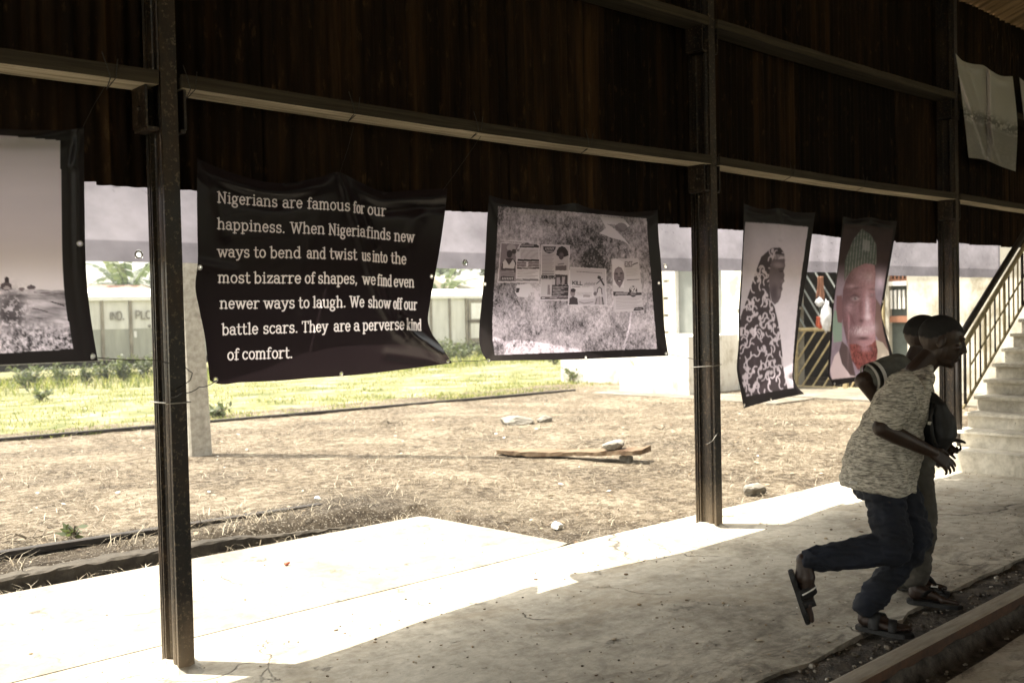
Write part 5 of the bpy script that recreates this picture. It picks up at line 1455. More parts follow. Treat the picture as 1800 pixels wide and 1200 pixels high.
# straw lies nearly flat
pts = scatter_yard(26000, 0.5, 16, 4.75, 14.6, lambda x, y: np.clip(fbm(x*.9, y*.9, 61, 4)*2.2-.62, 0.03, 1)*np.where((y < 6.85) & (x < 5), 0, 1)*np.clip(1.5-y/14, .35, 1))
blades('dry_straw', pts-np.array([0, 0, .004]), MAT['straw'], .03, .09, .0026, (1.5, 2.6), 'straw', 11)
pts = scatter_yard(3600, -1, 6.2, 6.66, 7.6, lambda x, y: np.clip(fbm(x*1.3, y*1.3, 67, 4)*2.6-.95, 0, 1)*np.where(x > 5.2, .4, 1))
blades('dry_weeds', pts-np.array([0, 0, .01]), MAT['straw'], .04, .17, .0026, (.9, 1.9), 'weeds', 12)
pts = scatter_yard(3800, 0.3, 15, 4.75, 14.4, lambda x, y: np.where((y < 6.85) & (x < 5), 0, 1)*np.clip(fbm(x*.7, y*.7, 81, 3)*1.8-.4, .1, 1))
lt = MB()
for q in pts:
    a = RNG.uniform(0, 6.28); l = RNG.uniform(.008, .032)*(1.6 if RNG.random() < .06 else 1); w = l*RNG.uniform(.3, .8); t_ = RNG.uniform(-.5, .5)
    u_ = Vector((cos(a), sin(a), t_*.5))*l; v_ = Vector((-sin(a), cos(a), RNG.uniform(-.3, .5)))*w; c_ = Vector(q)+Vector((0, 0, .008+.3*l))
    lt.add([c_-u_, c_-v_*.8, c_+u_*.9, c_+v_], [(0, 1, 2, 3)])
tag(lt.build('leaf_litter', MAT['litter']), kind='stuff')
lowp = [(x, 6.45+rg.uniform(-.05, .14), -.05) for x in rg.uniform(-1, 5, 420)]
blades('kerb_litter', lowp, MAT['straw'], .03, .10, .003, (.7, 1.6), 'straw', 14)
n = 90000
gy = 14.6 + (rg.uniform(0, 1, n)**1.5)*19; gx = rg.uniform(0, 1, n)*(gy*1.15+6) - 1
k = rg.uniform(0, 1, n) < np.clip(fbm(gx*.8, gy*.8, 71, 4)*4.2-1.65, .03, 1); gx, gy = gx[k], gy[k]
line_y = onZ(500, 731, .03).y
gz = -0.18*sstep(20, 30, gy) + 0.10*(fbm(gx*0.5, gy*0.5, 5)-0.5)
blades('meadow_grass', np.stack([gx, gy, gz-.01], -1), MAT['blade'], .03, .12, .006, (.3, 1.3), 'grass', 13)

n = 16000
gy = rg.uniform(25, 33.4, n); gx = rg.uniform(0, 1, n)*34+4
k = rg.uniform(0, 1, n) < np.clip(fbm(gx*.55, gy*.5, 75, 4)*3.4-1.2+.10*(gy-27), .03, 1); gx, gy = gx[k], gy[k]
gz = -0.18*sstep(20, 30, gy) + 0.10*(fbm(gx*0.5, gy*0.5, 5)-0.5)
blades('tall_grass', np.stack([gx, gy, gz-.01], -1), MAT['blade'], .15, .5, .012, (.4, 1.4), 'grass', 17)
# ------------------------------------------------------------------ leafy plants, trees
def leaf_quad(mb, p, d, up, l, w):
    d = d.normalized(); s = d.cross(up)
    if s.length < 1e-4: s = Vector((1, 0, 0))
    s.normalize()
    mb.add([p, p+d*l*.5+s*w, p+d*l, p+d*l*.5-s*w], [(0, 1, 2, 3)])
def bush(name, c, r, h, nleaf, leaf, mat, label, cat, seed, group=None):
    rg = random.Random(seed); root = empty(name, c, label, cat, group)
    st_ = MB(); lf = MB(); C = Vector(c)
    for k in range(9):
        a = rg.uniform(0, 2*pi); rr = r*rg.uniform(.2, .9); hh = h*rg.uniform(.55, 1.0)
        tip = C+Vector((cos(a)*rr, sin(a)*rr, hh)); mid = C+Vector((cos(a)*rr*.35, sin(a)*rr*.35, hh*.6))
        st_.tube([C+Vector((cos(a)*.03, sin(a)*.03, -.03)), mid, tip], [.012, .009, .004], 5)
        for j in range(nleaf//9):
            t = rg.uniform(.15, 1); b = C.lerp(mid, t*2) if t < .5 else mid.lerp(tip, t*2-1)
            dd = Vector((rg.gauss(0, 1), rg.gauss(0, 1), rg.gauss(.3, .6)))
            b = b+Vector((rg.gauss(0, r*.16), rg.gauss(0, r*.16), rg.gauss(0, h*.05)))
            leaf_quad(lf, b, dd, Vector((rg.gauss(0, 1), rg.gauss(0, 1), 1)), leaf*rg.uniform(.6, 1.4), leaf*.22*rg.uniform(.7, 1.3))
    st_.build('stems', MAT['bark'], root); lf.build('foliage', mat, root)
    return root
def palm(c, h, nf, fl, label, seed, droop=.9, name='palm_tree'):
    rg = random.Random(seed); root = empty(name, c, label, 'palm', 'palms beyond the wagons'); C = Vector(c)
    tr = MB(); tr.tube([C+Vector((0, 0, -.3)), C+Vector((.1, 0, h*.5)), C+Vector((.05, .1, h))], [.26, .2, .17], 9); tr.build('trunk', MAT['bark'], root)
    top = C+Vector((.05, .1, h))
    for k in range(nf):
        fr = MB(); a = 2*pi*k/nf + rg.uniform(-.25, .25); el = rg.uniform(.15, 1.35); l = fl*rg.uniform(.8, 1.1)
        pts = []; p_ = top.copy(); e = el
        for i in range(12):
            pts.append(p_.copy()); e -= droop*2.0/12*(.4+i/10); p_ = p_+Vector((cos(a)*cos(e), sin(a)*cos(e), sin(e)))*(l/12)
        fr.tube(pts, [.03*(1-i/13) for i in range(12)], 4)
        for i in range(1, 12):
            for j in range(3):
                b = pts[i-1].lerp(pts[i], j/3) if i < 12 else pts[i]
                t = (pts[i]-pts[i-1]).normalized(); s = t.cross(Vector((0, 0, 1))).normalized()
                for sg in (-1, 1):
                    dd = s*sg*1.0+t*.55+Vector((0, 0, rg.uniform(-.55, -.05)))
                    leaf_quad(fr, b, dd, Vector((0, 0, 1)), fl*.26*(1-abs(i-5)/11)*rg.uniform(.8, 1.1), .06)
        fr.build('frond', MAT['palmleaf'], root)
    return root
def banana(c, h, nf, label, seed):
    rg = random.Random(seed); root = empty('banana_plant', c, label, 'banana plant', 'banana plants beyond the wagons'); C = Vector(c)
    tr = MB(); tr.tube([C+Vector((0, 0, -.3)), C+Vector((.05, 0, h*.55))], [.16, .10], 8); tr.build('stem', MAT['bark'], root)
    top = C+Vector((.05, 0, h*.5))
    for k in range(nf):
        a = 2*pi*k/nf+rg.uniform(-.4, .4); e = rg.uniform(.75, 1.45); l = h*rg.uniform(.5, .72); p_ = top.copy(); pts = []
        for i in range(11):
            pts.append(p_.copy()); e -= rg.uniform(.08, .2)*(.3+i/8); p_ = p_+Vector((cos(a)*cos(e), sin(a)*cos(e), sin(e)))*(l/10)
        fr = MB(); fr.tube(pts, [.03*(1-i/12) for i in range(11)], 4)
        for i in range(2, 11):
            t = (pts[i]-pts[i-1]); s = t.cross(Vector((0, 0, 1))).normalized(); w = l*.10*sin(pi*min(1, (i-1)/9.5))**.6
            for sg in (-1, 1):
                if rg.random() < .12: continue
                q0, q1 = pts[i-1], pts[i]-t*.08
                fr.add([q0, q1, q1+s*sg*w*rg.uniform(.8, 1.05)+Vector((0, 0, -w*.25)), q0+s*sg*w*rg.uniform(.8, 1.05)+Vector((0, 0, -w*.25))], [(0, 1, 2, 3)])
        fr.build('leaf', MAT['palmleaf'], root)
    return root
def leafy_tree(c, h, r, nleaf, label, seed, leaf=.28):
    rg = random.Random(seed); root = empty('leafy_tree', c, label, 'tree', 'trees beyond the wagons'); C = Vector(c)
    tr = MB(); fork = C+Vector((.1, .05, h*.42)); tr.tube([C+Vector((0, 0, -.3)), C+Vector((.06, 0, h*.2)), fork], [h*.035, h*.028, h*.022], 8)
    cl = []
    for k in range(11):
        a = 2*pi*k/11+rg.uniform(-.4, .4); rr = r*rg.uniform(.3, .95); z = h*rg.uniform(.55, 1.0)
        tip = C+Vector((cos(a)*rr, sin(a)*rr, z)); mid = fork.lerp(tip, .5)+Vector((0, 0, h*.05))
        tr.tube([fork, mid, tip], [h*.014, h*.009, h*.003], 5); cl.append(tip); cl.append(mid.lerp(tip, .4))
    tr.build('trunk', MAT['bark'], root)
    lf = MB()
    for t in cl:
        rr = r*rg.uniform(.18, .36)
        for j in range(nleaf//len(cl)):
            d = Vector((rg.gauss(0, 1), rg.gauss(0, 1), rg.gauss(0, .8))).normalized()*rr*rg.random()**.45
            leaf_quad(lf, t+d, Vector((rg.gauss(0, 1), rg.gauss(0, 1), rg.gauss(-.2, .6))), Vector((rg.gauss(0, 1), rg.gauss(0, 1), 1)), leaf*rg.uniform(.6, 1.3), leaf*.26)
    lf.build('crown', MAT['treeleaf'], root)
    return root
def atY(px, Y, z=-.18): p_ = onY(px, 560, Y); return (p_.x, Y, z)
palm(atY(172, 50), 2.9, 17, 3.4, 'hazy feathery palm beyond the white wagon, far left of the gap', 3)
banana(atY(226, 44), 5.6, 7, 'bright banana plant rising above the wagon left of the nearest column', 5)
palm(atY(268, 44), 2.6, 17, 3.8, 'arching palm fronds just left of the nearest column', 7)
banana(atY(332, 45), 5.6, 7, 'banana leaves showing between the nearest column and the concrete pole', 8)
leafy_tree(atY(790, 50), 7.4, 2.3, 5200, 'leafy tree standing over the wagon right of the text banner', 11)
banana(atY(776, 42), 5.2, 9, 'spiky banana clump low behind the wagon right of the text banner', 14)
leafy_tree(atY(905, 46), 5.6, 3.0, 3500, 'broad leafy tree mostly behind the posters banner', 15)
palm(atY(600, 50), 2.6, 14, 3.6, 'palm hidden largely behind the text banner', 17)
leafy_tree(atY(-20, 50), 6.5, 3.0, 4000, 'leafy tree far left behind the landscape banner', 19)
def hut(px, Y, w, h, rh, mat, label):
    c = atY(px, Y); root = empty('far_hut', c, label, 'hut'); b = MB(); b.lohi((c[0]-w/2, Y, -.2), (c[0]+w/2, Y+4, h)); b.build('wall', MAT['facade'], root)
    b = MB(); b.prism([(Y-.5, h-.05), (Y+2, h+rh), (Y+4.5, h-.05)], c[0]-w/2-.4, c[0]+w/2+.4, 'x'); b.build('roof', mat, root)
hut(222, 40, 2.2, 2.78, .42, MAT['redroof'], 'small red roofed hut just showing over the wagon at left')
hut(858, 41, 4.0, 2.75, 1.1, MAT['thatch'], 'pale thatched hut roof above the wagon beside the posters banner')

# ------------------------------------------------------------------ freight wagons
def wagon(x0, x1, Y, label, posts, text=None, door=None):
    root = empty('freight_wagon', ((x0+x1)/2, Y, -.18), label, 'wagon', 'old freight wagons behind the meadow')
    zb, zm, zt = 0.42, 1.40, 2.50
    b = MB(); b.lohi((x0, Y, zb), (x1, Y+2.6, zm)); b.build('lower_body', MAT['wagong' if text else 'wagonw'], root)
    b = MB(); b.lohi((x0, Y, zm+.004), (x1, Y+2.6, zt)); b.build('upper_body', MAT['wagonw'], root)
    b = MB(); b.prism([(Y-.10, zt-.14), (Y-.10, zt-.02), (Y+.1, zt+.12), (Y+1.3, zt+.30), (Y+2.5, zt+.12), (Y+2.7, zt-.02), (Y+2.7, zt-.14)], x0-.1, x1+.1, 'x'); b.build('roof', MAT['wagonroof'], root)
    b = MB(); b.lohi((x0-.1, Y-.13, zt+.06), (x1+.1, Y-.06, zt+.085)); b.build('gutter', MAT['wagonpost'], root)
    for x in posts:
        b = MB(); b.lohi((x-.045, Y-.07, zb-.02), (x+.045, Y-.003, zt-.14)); b.build('side_post', MAT['wagonpost'], root)
    for za, zc, mt in ((zb+.02, zm-.01, 'wagong' if text else 'wagonw'), (zm+.02, zt-.15, 'wagonw')):
        b = MB(); x = x0+.05
        while x < x1:
            b.lohi((x, Y-.006, za), (x+.06, Y-.001, zc)); x += .12
        b.build('corrugation', MAT[mt], root)
    b = MB(); b.lohi((x0, Y-.03, zb-.06), (x1, Y+2.6, zb-.003)); b.build('sill_beam', MAT['wagonpost'], root)
    b = MB(); b.lohi((x0+.1, Y+.25, zb-.28), (x1-.1, Y+2.3, zb-.065)); b.build('underframe', MAT['under'], root)
    for xx in (x0+1.2, x0+2.7, x1-2.7, x1-1.2):
        b = MB(); b.tube([(xx, Y+.42, .16), (xx, Y+.55, .16)], .34, 16); b.build('wheel', MAT['under'], root)
    return root
pxX = lambda px: onY(px, 560, 33.6).x
w1 = wagon(4.5, 18.5, 33.6, 'long pale freight wagon with stencilled lettering seen left of the text banner', [pxX(126), pxX(179), pxX(229), pxX(277), pxX(326), 17.0], text=True)
def wall_text(words, Y, parent, mat, weight=.16, thin=.12):
    for txt, xa, xb, zb, cap in words:
        mb = MB()
        W_ = text_width(txt, PLAIN)
        for k, st_ in enumerate(glyph_strips(txt, PLAIN, weight, thin)):
            F_ = lambda p_: (xa+(xb-xa)*p_[0]/W_, Y-.0005*(k % 7), zb+p_[1]*cap)
            if st_[0] == 'poly': mb.add([F_(p_) for p_ in st_[1]], [tuple(range(len(st_[1])))])
            else:
                lf = [F_(p_) for p_ in st_[1]]; rt = [F_(p_) for p_ in st_[2]]; n = len(lf)
                mb.add(lf+rt, [(i, i+1, n+i+1, n+i) for i in range(n-1)])
        mb.build('lettering', mat, parent)
wall_text([('IND.', pxX(192), pxX(218), onY(200, 562, 33.6).z, .26), ('PLC', pxX(237), pxX(265), onY(250, 560, 33.6).z, .26)], 33.555, w1, MAT['stencil'], .20, .16)
b = MB(); b.lohi((pxX(234), 33.575, onY(236, 593, 33.6).z), (pxX(239), 33.583, onY(236, 582, 33.6).z)); b.build('paper_notice', MAT['white'], w1)
b = MB(); b.tube([(pxX(262), 33.585, onY(262, 573, 33.6).z), (pxX(262), 33.575, onY(262, 573, 33.6).z)], .06, 10); b.build('stain_plate', MAT['stencil'], w1)
w2 = wagon(19.3, 34.0, 33.6, 'older whitish wagon with a panelled door seen between text banner and posters banner', [pxX(757), pxX(790), pxX(819), pxX(856), pxX(700), pxX(650)])
xa, xb = pxX(822), pxX(853)
b = MB(); b.lohi((xa, 33.5, .45), (xb, 33.585, 2.30)); dr = b.build('door', MAT['wagonpost'], w2)
b = MB(); b.lohi((xa+.12, 33.48, 1.45), (xb-.28, 33.497, 2.15)); b.build('door_window', MAT['white'], dr)
b = MB(); b.lohi((xa+.08, 33.48, .60), (xb-.12, 33.497, 1.25)); b.build('door_panel', MAT['wagonw'], dr)
b = MB(); b.lohi((xa-.1, 33.46, 1.33), (xb+.05, 33.499, 1.37)); b.build('door_rail', MAT['darksteel'], dr)
for i, (px, Y, r, h, nl) in enumerate([(182, 30.5, .5, .8, 130), (215, 31, .8, .95, 200), (252, 30.8, .7, .9, 170), (300, 31.5, .8, 1.0, 180), (40, 30, .9, .8, 200), (100, 31, .8, .8, 180), (150, 29.5, .5, .7, 120),
                                    (772, 30.8, .6, 1.1, 190), (797, 31, .7, .95, 190), (822, 31.2, .7, .9, 180), (845, 30.6, .6, .8, 150), (783, 28.6, .5, 1.0, 110), (810, 29.2, .5, .6, 110)]):
    c = atY(px, Y, -.17)
    labs = ['tufty weed under the lettered wagon, at the landscape banner corner', 'largest leafy weed below the stencilled lettering of the wagon', 'leafy weed below the second wagon panel left of the nearest column', 'weed hidden in part behind the nearest column',
            'weed at the far left under the landscape banner', 'second weed under the landscape banner', 'low weed right under the landscape banner corner', 'tall weed beside the text banner corner, below the older wagon',
            'dense weed in the middle under the older wagon', 'weed below the wagon door', 'low weed beside the posters banner edge', 'tall thin bare stemmed weed in front of the older wagon', 'low weed in front of the older wagon']
    bush('weed', c, r*.9, h*.85, int(nl*2.2), .13, MAT['weedleaf'], labs[i], 'weed', 40+i, 'weeds along the wagons')
for i, (px, py, r, h, nl, lab) in enumerate([(72, 703, .26, .22, 90, 'small dark weed tuft in the bright grass at left'), (128, 956, .07, .12, 20, 'single fresh green sprout by the buried rail'), (378, 735, .30, .18, 90, 'low weed in the grass right of the concrete pole'), (1010, 672, .5, .4, 90, 'weedy tuft near the end of the far rail'), (975, 640, .6, .5, 110, 'weed tuft below the posters banner')]):
    c = onZ(px, py, .0); z = yh(c.x, c.y) if c.y < 15.5 else 0.0
    bush('weed', (c.x, c.y, z), r, h, nl, .13 if i != 1 else .09, MAT['weedleaf'], lab, 'weed', 70+i, 'weeds in the yard')

# ------------------------------------------------------------------ goods building at the right
bd = empty('goods_building', (17.75, 11, 0), 'whitewashed goods building with raised loading platform, grey door and barred window', 'building')
XF = 17.75
def fz(px, py, X=XF): return onX(px, py, X)
def wall_panel(X, y0, y1, z0, z1, name='wall', mat='facade', t=.2):
    b = MB(); b.lohi((X, min(y0, y1), z0), (X+t, max(y0, y1), z1)); return b.build(name, MAT[mat], bd)
gy0, gy1 = fz(1404, 600).y, fz(1557, 600).y       # gateway
wy0, wy1 = fz(1562, 500).y, fz(1594, 500).y       # window
wall_panel(XF, 16.5, gy0, -.3, 4.2)
b = MB(); b.lohi((XF, gy1, 2.52), (XF+.2, gy0, 4.2)); b.build('wall', MAT['facade'], bd)
wall_panel(XF, gy1, wy0, -.3, 4.2); wall_panel(XF, wy1, -4, -.3, 4.2)
b = MB(); b.lohi((XF, wy1, 2.42), (XF+.2, wy0, 4.2)); b.build('wall', MAT['facade'], bd)
b = MB(); b.lohi((XF, wy1, -.3), (XF+.2, wy0, .55)); b.build('wall', MAT['facade'], bd)
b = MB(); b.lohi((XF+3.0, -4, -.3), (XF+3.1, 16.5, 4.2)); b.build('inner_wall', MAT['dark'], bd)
b = MB(); b.lohi((XF-.5, -4.3, 4.2), (XF+5, 17, 4.35)); b.build('roof', MAT['redroof'], bd)
b = MB(); b.lohi((15.0, 11.45, -.2), (16.59, 13.16, 1.12)); b.build('loading_platform', MAT['whitewash'], bd)
b = MB(); b.lohi((16.62, 13.17, -.2), (XF-.01, 16.4, 1.10)); b.build('loading_platform', MAT['whitewash'], bd)
XD = 16.62
dz0 = 1.125
dy0, dy1 = fz(1186, 500, XD).y, fz(1264, 500, XD).y
by0 = fz(1166, 500, XD).y
b = MB(); b.lohi((XD, by0, dz0), (XD+.15, 14.2, 3.4)); b.build('wall', MAT['facade'], bd)
b = MB(); b.lohi((XD, 10.86, -.2), (XF-.01, fz(1268, 500, XD).y, 3.4)); b.build('wall', MAT['whitewash'], bd)
b = MB(); b.lohi((XD+.02, fz(1268, 500, XD).y+.004, -.2), (XD+.15, 13.16, dz0-.01)); b.build('wall', MAT['whitewash'], bd)
b = MB(); b.lohi((XD, fz(1268, 500, XD).y, 2.52), (XD+.15, by0, 3.4)); b.build('wall', MAT['whitewash'], bd)
b = MB(); b.lohi((XD+.10, fz(1268, 500, XD).y, dz0), (XD+.16, dy0-.02, 2.515)); dr = b.build('door', MAT['doorgrey'], bd)
b = MB(); b.lohi((XD-.02, dy0-.02, dz0), (XD+.12, dy0+.10, 2.515)); b.build('door_frame', MAT['white'], dr)
b = MB()
for k in range(4): b.lohi((XD+.01, dy0+.13, dz0+.06+.36*k), (XD+.12, by0, dz0+.36+.36*k))
b.build('vent_blocks', MAT['white'], bd)
# gate of diagonal bars
gt = empty('metal_gate', (XF-.1, (gy0+gy1)/2, 0), 'yellow framed metal gate of diagonal bars, standing behind the portrait banners', 'gate')
z0, z1 = .0, 2.50; gm = fz(1490, 580).y
for (ya, yb_) in ((gy0, gm+.02), (gm-.02, gy1)):
    b = MB()
    for p0, p1 in (((ya, z0), (ya, z1)), ((yb_, z0), (yb_, z1)), ((ya, z0+.03), (yb_, z0+.03)), ((ya, z1-.03), (yb_, z1-.03)), ((ya, 1.18), (yb_, 1.18))):
        b.tube([(XF-.1, p0[0], p0[1]), (XF-.1, p1[0], p1[1])], .042, 6)
    fr = b.build('gate_leaf', MAT['ochre'], gt)
    w = yb_-ya
    for zz0, zz1, sg in ((z0+.05, 1.16, 1), (1.2, z1-.06, -1)):
        k = -1.2
        while k < 1.0:
            a0 = (ya+w*k, zz0) if sg > 0 else (ya+w*k, zz1); a1 = (ya+w*(k+.75), zz1) if sg > 0 else (ya+w*(k+.75), zz0)
            t0 = max(0, -k/.75); t1 = min(1, (1-k)/.75)
            if t1 > t0+.05:
                P_ = lambda t: (XF-.1, a0[0]+(a1[0]-a0[0])*t, a0[1]+(a1[1]-a0[1])*t)
                bb = MB(); bb.tube([P_(t0), P_(t1)], .020, 5); bb.build('bar', MAT['ochre' if zz0 < .5 else 'doorgrey'], fr)
            k += .22
# window grille
b = MB()
b.lohi((XF-.02, wy1, 1.98), (XF+.05, wy0, 2.06)); b.build('window_sill', MAT['white'], bd)
b = MB(); b.lohi((XF+.12, wy1, .55), (XF+.14, wy0, 2.42)); b.build('window_pane', MAT['greenpaint'], bd)
b = MB(); b.lohi((XF+.02, wy1, 2.06), (XF+.08, wy0, 2.10)); b.lohi((XF+.02, wy1, 2.36), (XF+.08, wy0, 2.42))
y = wy1
while y < wy0: b.lohi((XF+.03, y, 2.10), (XF+.07, y+.035, 2.36)); y += .075
b.build('window_grille', MAT['orange'], bd)
b = MB(); b.lohi((XF+.02, wy1, 1.30), (XF+.08, wy0, 1.42)); b.build('window_rail', MAT['orange'], bd)
b = MB()
for k in range(4): b.lohi((XF+.03, wy1+.06+.08*k, 1.55), (XF+.08, wy1+.10+.08*k, 1.90))
b.build('window_bars', MAT['white'], bd)
# apron in front of the gate
b = MB(); b.lohi((15.6, 6.0, -.1), (XF-.02, 10.84, .045)); b.lohi((14.4, 9.2, -.1), (15.59, 13.4, .03)); tag(b.build('loading_apron', MAT['apron']), kind='structure')
# plastic bags and cloths hanging at the gate
def hang_bag(name, px, py, X, s, mat, label, cat, seed):
    c = onX(px, py, X); rg = random.Random(seed); bm = bmesh.new(); bmesh.ops.create_icosphere(bm, subdivisions=3, radius=1.0)
    for v in bm.verts:
        p_ = v.co; k = 1-.45*max(0, p_.z)
        v.co = Vector((p_.x*s[0]*k, p_.y*s[1]*k, p_.z*s[2]))*(1+.16*sin(p_.z*9+p_.y*7+seed)*sin(p_.x*8+p_.z*5)+.10*sin(p_.y*17+p_.z*4)) + Vector(c)
    me = bpy.data.meshes.new(name); bm.to_mesh(me); bm.free()
    me.polygons.foreach_set('use_smooth', [True]*len(me.polygons)); me.materials.append(mat)
    o = bpy.data.objects.new(name, me); COL.objects.link(o); tag(o, label, cat)
hang_bag('plastic_bag', 1453, 556, XF-.28, (.08, .12, .30), MAT['clearplastic'], 'white plastic bag hanging on the gate', 'bag', 1)
hang_bag('plastic_bag', 1441, 531, XF-.30, (.05, .09, .09), MAT['clearplastic'], 'small knotted white bag hanging above the larger bag on the gate', 'bag', 2)
def hang_cloth(name, px0, py0, px1, py1, X, mat, label, cat, seed):
    a, b_ = onX(px0, py0, X), onX(px1, py1, X); rg_ = random.Random(seed); mb = MB(); n, m = 14, 12; vs = []
    for i in range(n+1):
        for j in range(m+1):
            u, v = i/n, j/m; w = 1-.25*(1-v)+.12*sin(v*5+seed)
            y = (a.y+b_.y)/2+(b_.y-a.y)*(u-.5)*w; z = a.z+(b_.z-a.z)*v*(1+.10*sin(u*6+seed))
            vs.append((X+.03*sin(u*11+seed+v*2), y, z))
    f = [(i*(m+1)+j, (i+1)*(m+1)+j, (i+1)*(m+1)+j+1, i*(m+1)+j+1) for i in range(n) for j in range(m)]
    mb.add(vs, f); o = mb.build(name, mat, None, smooth=True)
    md = o.modifiers.new('t', 'SOLIDIFY'); md.thickness = .008
    tag(o, label, cat)
hang_cloth('orange_cloth', 1436, 486, 1448, 524, XF-.20, MAT['dullorange'], 'faded orange cloth hanging high on the gate', 'cloth', 3)
hang_cloth('green_cloth', 1439, 526, 1447, 548, XF-.22, MAT['greenpaint'], 'small dark green cloth hanging on the gate under the orange cloth', 'cloth', 5)
hang_cloth('red_cloth', 1435, 556, 1446, 576, XF-.24, MAT['redrag'], 'red cloth hanging at the middle of the gate', 'cloth', 4)

# ------------------------------------------------------------------ people
FH = Vector((sin(YAW), cos(YAW), 0)); RH = Vector((cos(YAW), -sin(YAW), 0))
class Figure:
    def __init__(s, gx, gy, label):
        s.g = onZ(gx, gy, 0.0); s.D = s.g.dot(FH)
        s.root = empty('person', s.g, label, 'person', None, -YAW)
    def at(s, px, py, ly=0.0):
        d = Vector(_ray(px, py)); p_ = Vector(_C) + d*((s.D+ly)/d.dot(FH)); q = p_-s.g
        return Vector((q.dot(RH), q.dot(FH), q.z))
def cap(mb, p0, p1, r0, r1, n=12):
    p0, p1 = Vector(p0), Vector(p1); k = 5
    mb.tube([p0.lerp(p1, i/k) for i in range(k+1)], [r0+(r1-r0)*i/k for i in range(k+1)], n)
    mb.ball(p0, r0, n, 8); mb.ball(p1, r1, n, 8)
def limb(mb, pts, rs, n=12):
    for (a, b), (ra, rb) in zip(zip(pts[:-1], pts[1:]), zip(rs[:-1], rs[1:])): cap(mb, a, b, ra, rb, n)
def rings(mb, secs, n=20):
    """closed loft through elliptical sections (centre, half x, half y, tilt about y)"""
    vs = []
    for c, hx, hy, t in secs:
        for k in range(n):
            a = 2*pi*k/n; x = hx*cos(a); y = hy*sin(a)
            vs.append(Vector(c)+Vector((x*cos(t), y, x*sin(t))))
    m = len(secs); fs = [(i*n+k, i*n+(k+1) % n, (i+1)*n+(k+1) % n, (i+1)*n+k) for i in range(m-1) for k in range(n)]
    fs += [tuple(range(n-1, -1, -1)), tuple(range((m-1)*n, m*n))]
    mb.add(vs, fs)
def solid(mb, name, mat, parent, voxel, smooth=2, wrinkle=None):
    o = mb.build(name, mat, None)
    m = o.modifiers.new('r', 'REMESH'); m.mode = 'VOXEL'; m.voxel_size = voxel; m.use_smooth_shade = True
    if smooth:
        k = o.modifiers.new('s', 'SMOOTH'); k.iterations = smooth; k.factor = .5
    dg = bpy.context.evaluated_depsgraph_get(); ev = o.evaluated_get(dg)
    me = bpy.data.meshes.new_from_object(ev); old = o.data
    o.modifiers.clear(); o.data = me; bpy.data.meshes.remove(old)
    me.name = name
    if not me.materials: me.materials.append(mat)
    me.polygons.foreach_set('use_smooth', [True]*len(me.polygons))
    if wrinkle:
        sc, amp = wrinkle; n = len(me.vertices); co = np.zeros(n*3); no = np.zeros(n*3)
        me.vertices.foreach_get('co', co); me.vertices.foreach_get('normal', no); co = co.reshape(-1, 3); no = no.reshape(-1, 3)
        f = fbm(co[:, 0]*sc[0]+co[:, 1]*sc[1]*.7+3, co[:, 2]*sc[2]+co[:, 1]*sc[1]+5, 91, 4, .5)-.5
        f2 = np.abs(fbm(co[:, 0]*sc[0]*.8+co[:, 2]*sc[2]*.9, co[:, 1]*sc[1]+co[:, 2]*sc[2]*.4, 95, 2, .5)-.5)*-2+.4
        co = co+no*((f*1.2+f2*.6)*amp)[:, None]; me.vertices.foreach_set('co', co.ravel()); me.update()
    if parent is not None: o.parent = parent
    return o
def frame(fwd, up):
    x = Vector(fwd).normalized(); z = Vector(up); z = (z-x*z.dot(x)).normalized(); y = z.cross(x)
    return Matrix((x, y, z)).transposed()
def head(mb, c, R_, s=1.0, ear=True):
    P_ = lambda x, y, z: Vector(c)+R_ @ (Vector((x, y, z))*s)
    mb.ball(P_(-.012, 0, .028), (.100*s, .077*s, .096*s), 20, 14, R_)
    mb.ball(P_(.022, 0, -.020), (.074*s, .066*s, .085*s), 18, 12, R_)
    mb.ball(P_(.036, 0, -.075), (.052*s, .048*s, .036*s), 14, 10, R_)
    mb.ball(P_(.072, 0, -.092), (.020*s, .022*s, .016*s), 10, 8, R_)
    mb.tube([P_(.088, 0, .03), P_(.104, 0, .0), P_(.112, 0, -.018)], [.010*s, .013*s, .015*s], 8)
    for y in (-.014, .014): mb.ball(P_(.098, y, -.022), .010*s, 8, 6)
    mb.ball(P_(.074, 0, .045), (.022*s, .056*s, .011*s), 12, 8, R_)
    mb.ball(P_(.090, 0, -.047), (.014*s, .025*s, .008*s), 10, 8, R_); mb.ball(P_(.086, 0, -.062), (.015*s, .023*s, .010*s), 10, 8, R_)
    for y in (-1, 1):
        mb.ball(P_(.060, .042*y, -.005), (.026*s, .020*s, .018*s), 10, 8, R_)
        mb.ball(P_(-.008, .078*y, -.004), (.019*s, .009*s, .031*s), 10, 8, R_ @ Matrix.Rotation(.35*y, 3, 'Z'))
def hair_eyes(f, c, R_, s=1.0):
    mb = MB(); ball = MB(); ball.ball((0, 0, 0), (.1030, .0800, .0990), 90, 64)
    keep = []
    for fc in ball.f:
        m = sum((Vector(ball.v[i]) for i in fc), Vector())/len(fc)
        if m.z > -.030 + .075*float(sstep(-.06, .06, m.x)) + .010*(float(vnoise(np.array(m.x*130+50), np.array(m.y*130+50), 3))-.5): keep.append(fc)
    mb.add([Vector(c)+R_ @ ((Vector(v)+Vector((-.012, 0, .028)))*s) for v in ball.v], keep)
    mb.build('hair', MAT['hair'], f.root, smooth=True, local=True)
    for y in (-1, 1):
        e = MB(); e.ball(Vector(c)+R_ @ (Vector((.0715, .032*y, .016))*s), .0110*s, 10, 8); e.build('eye', MAT['eye'], f.root, smooth=True, local=True)
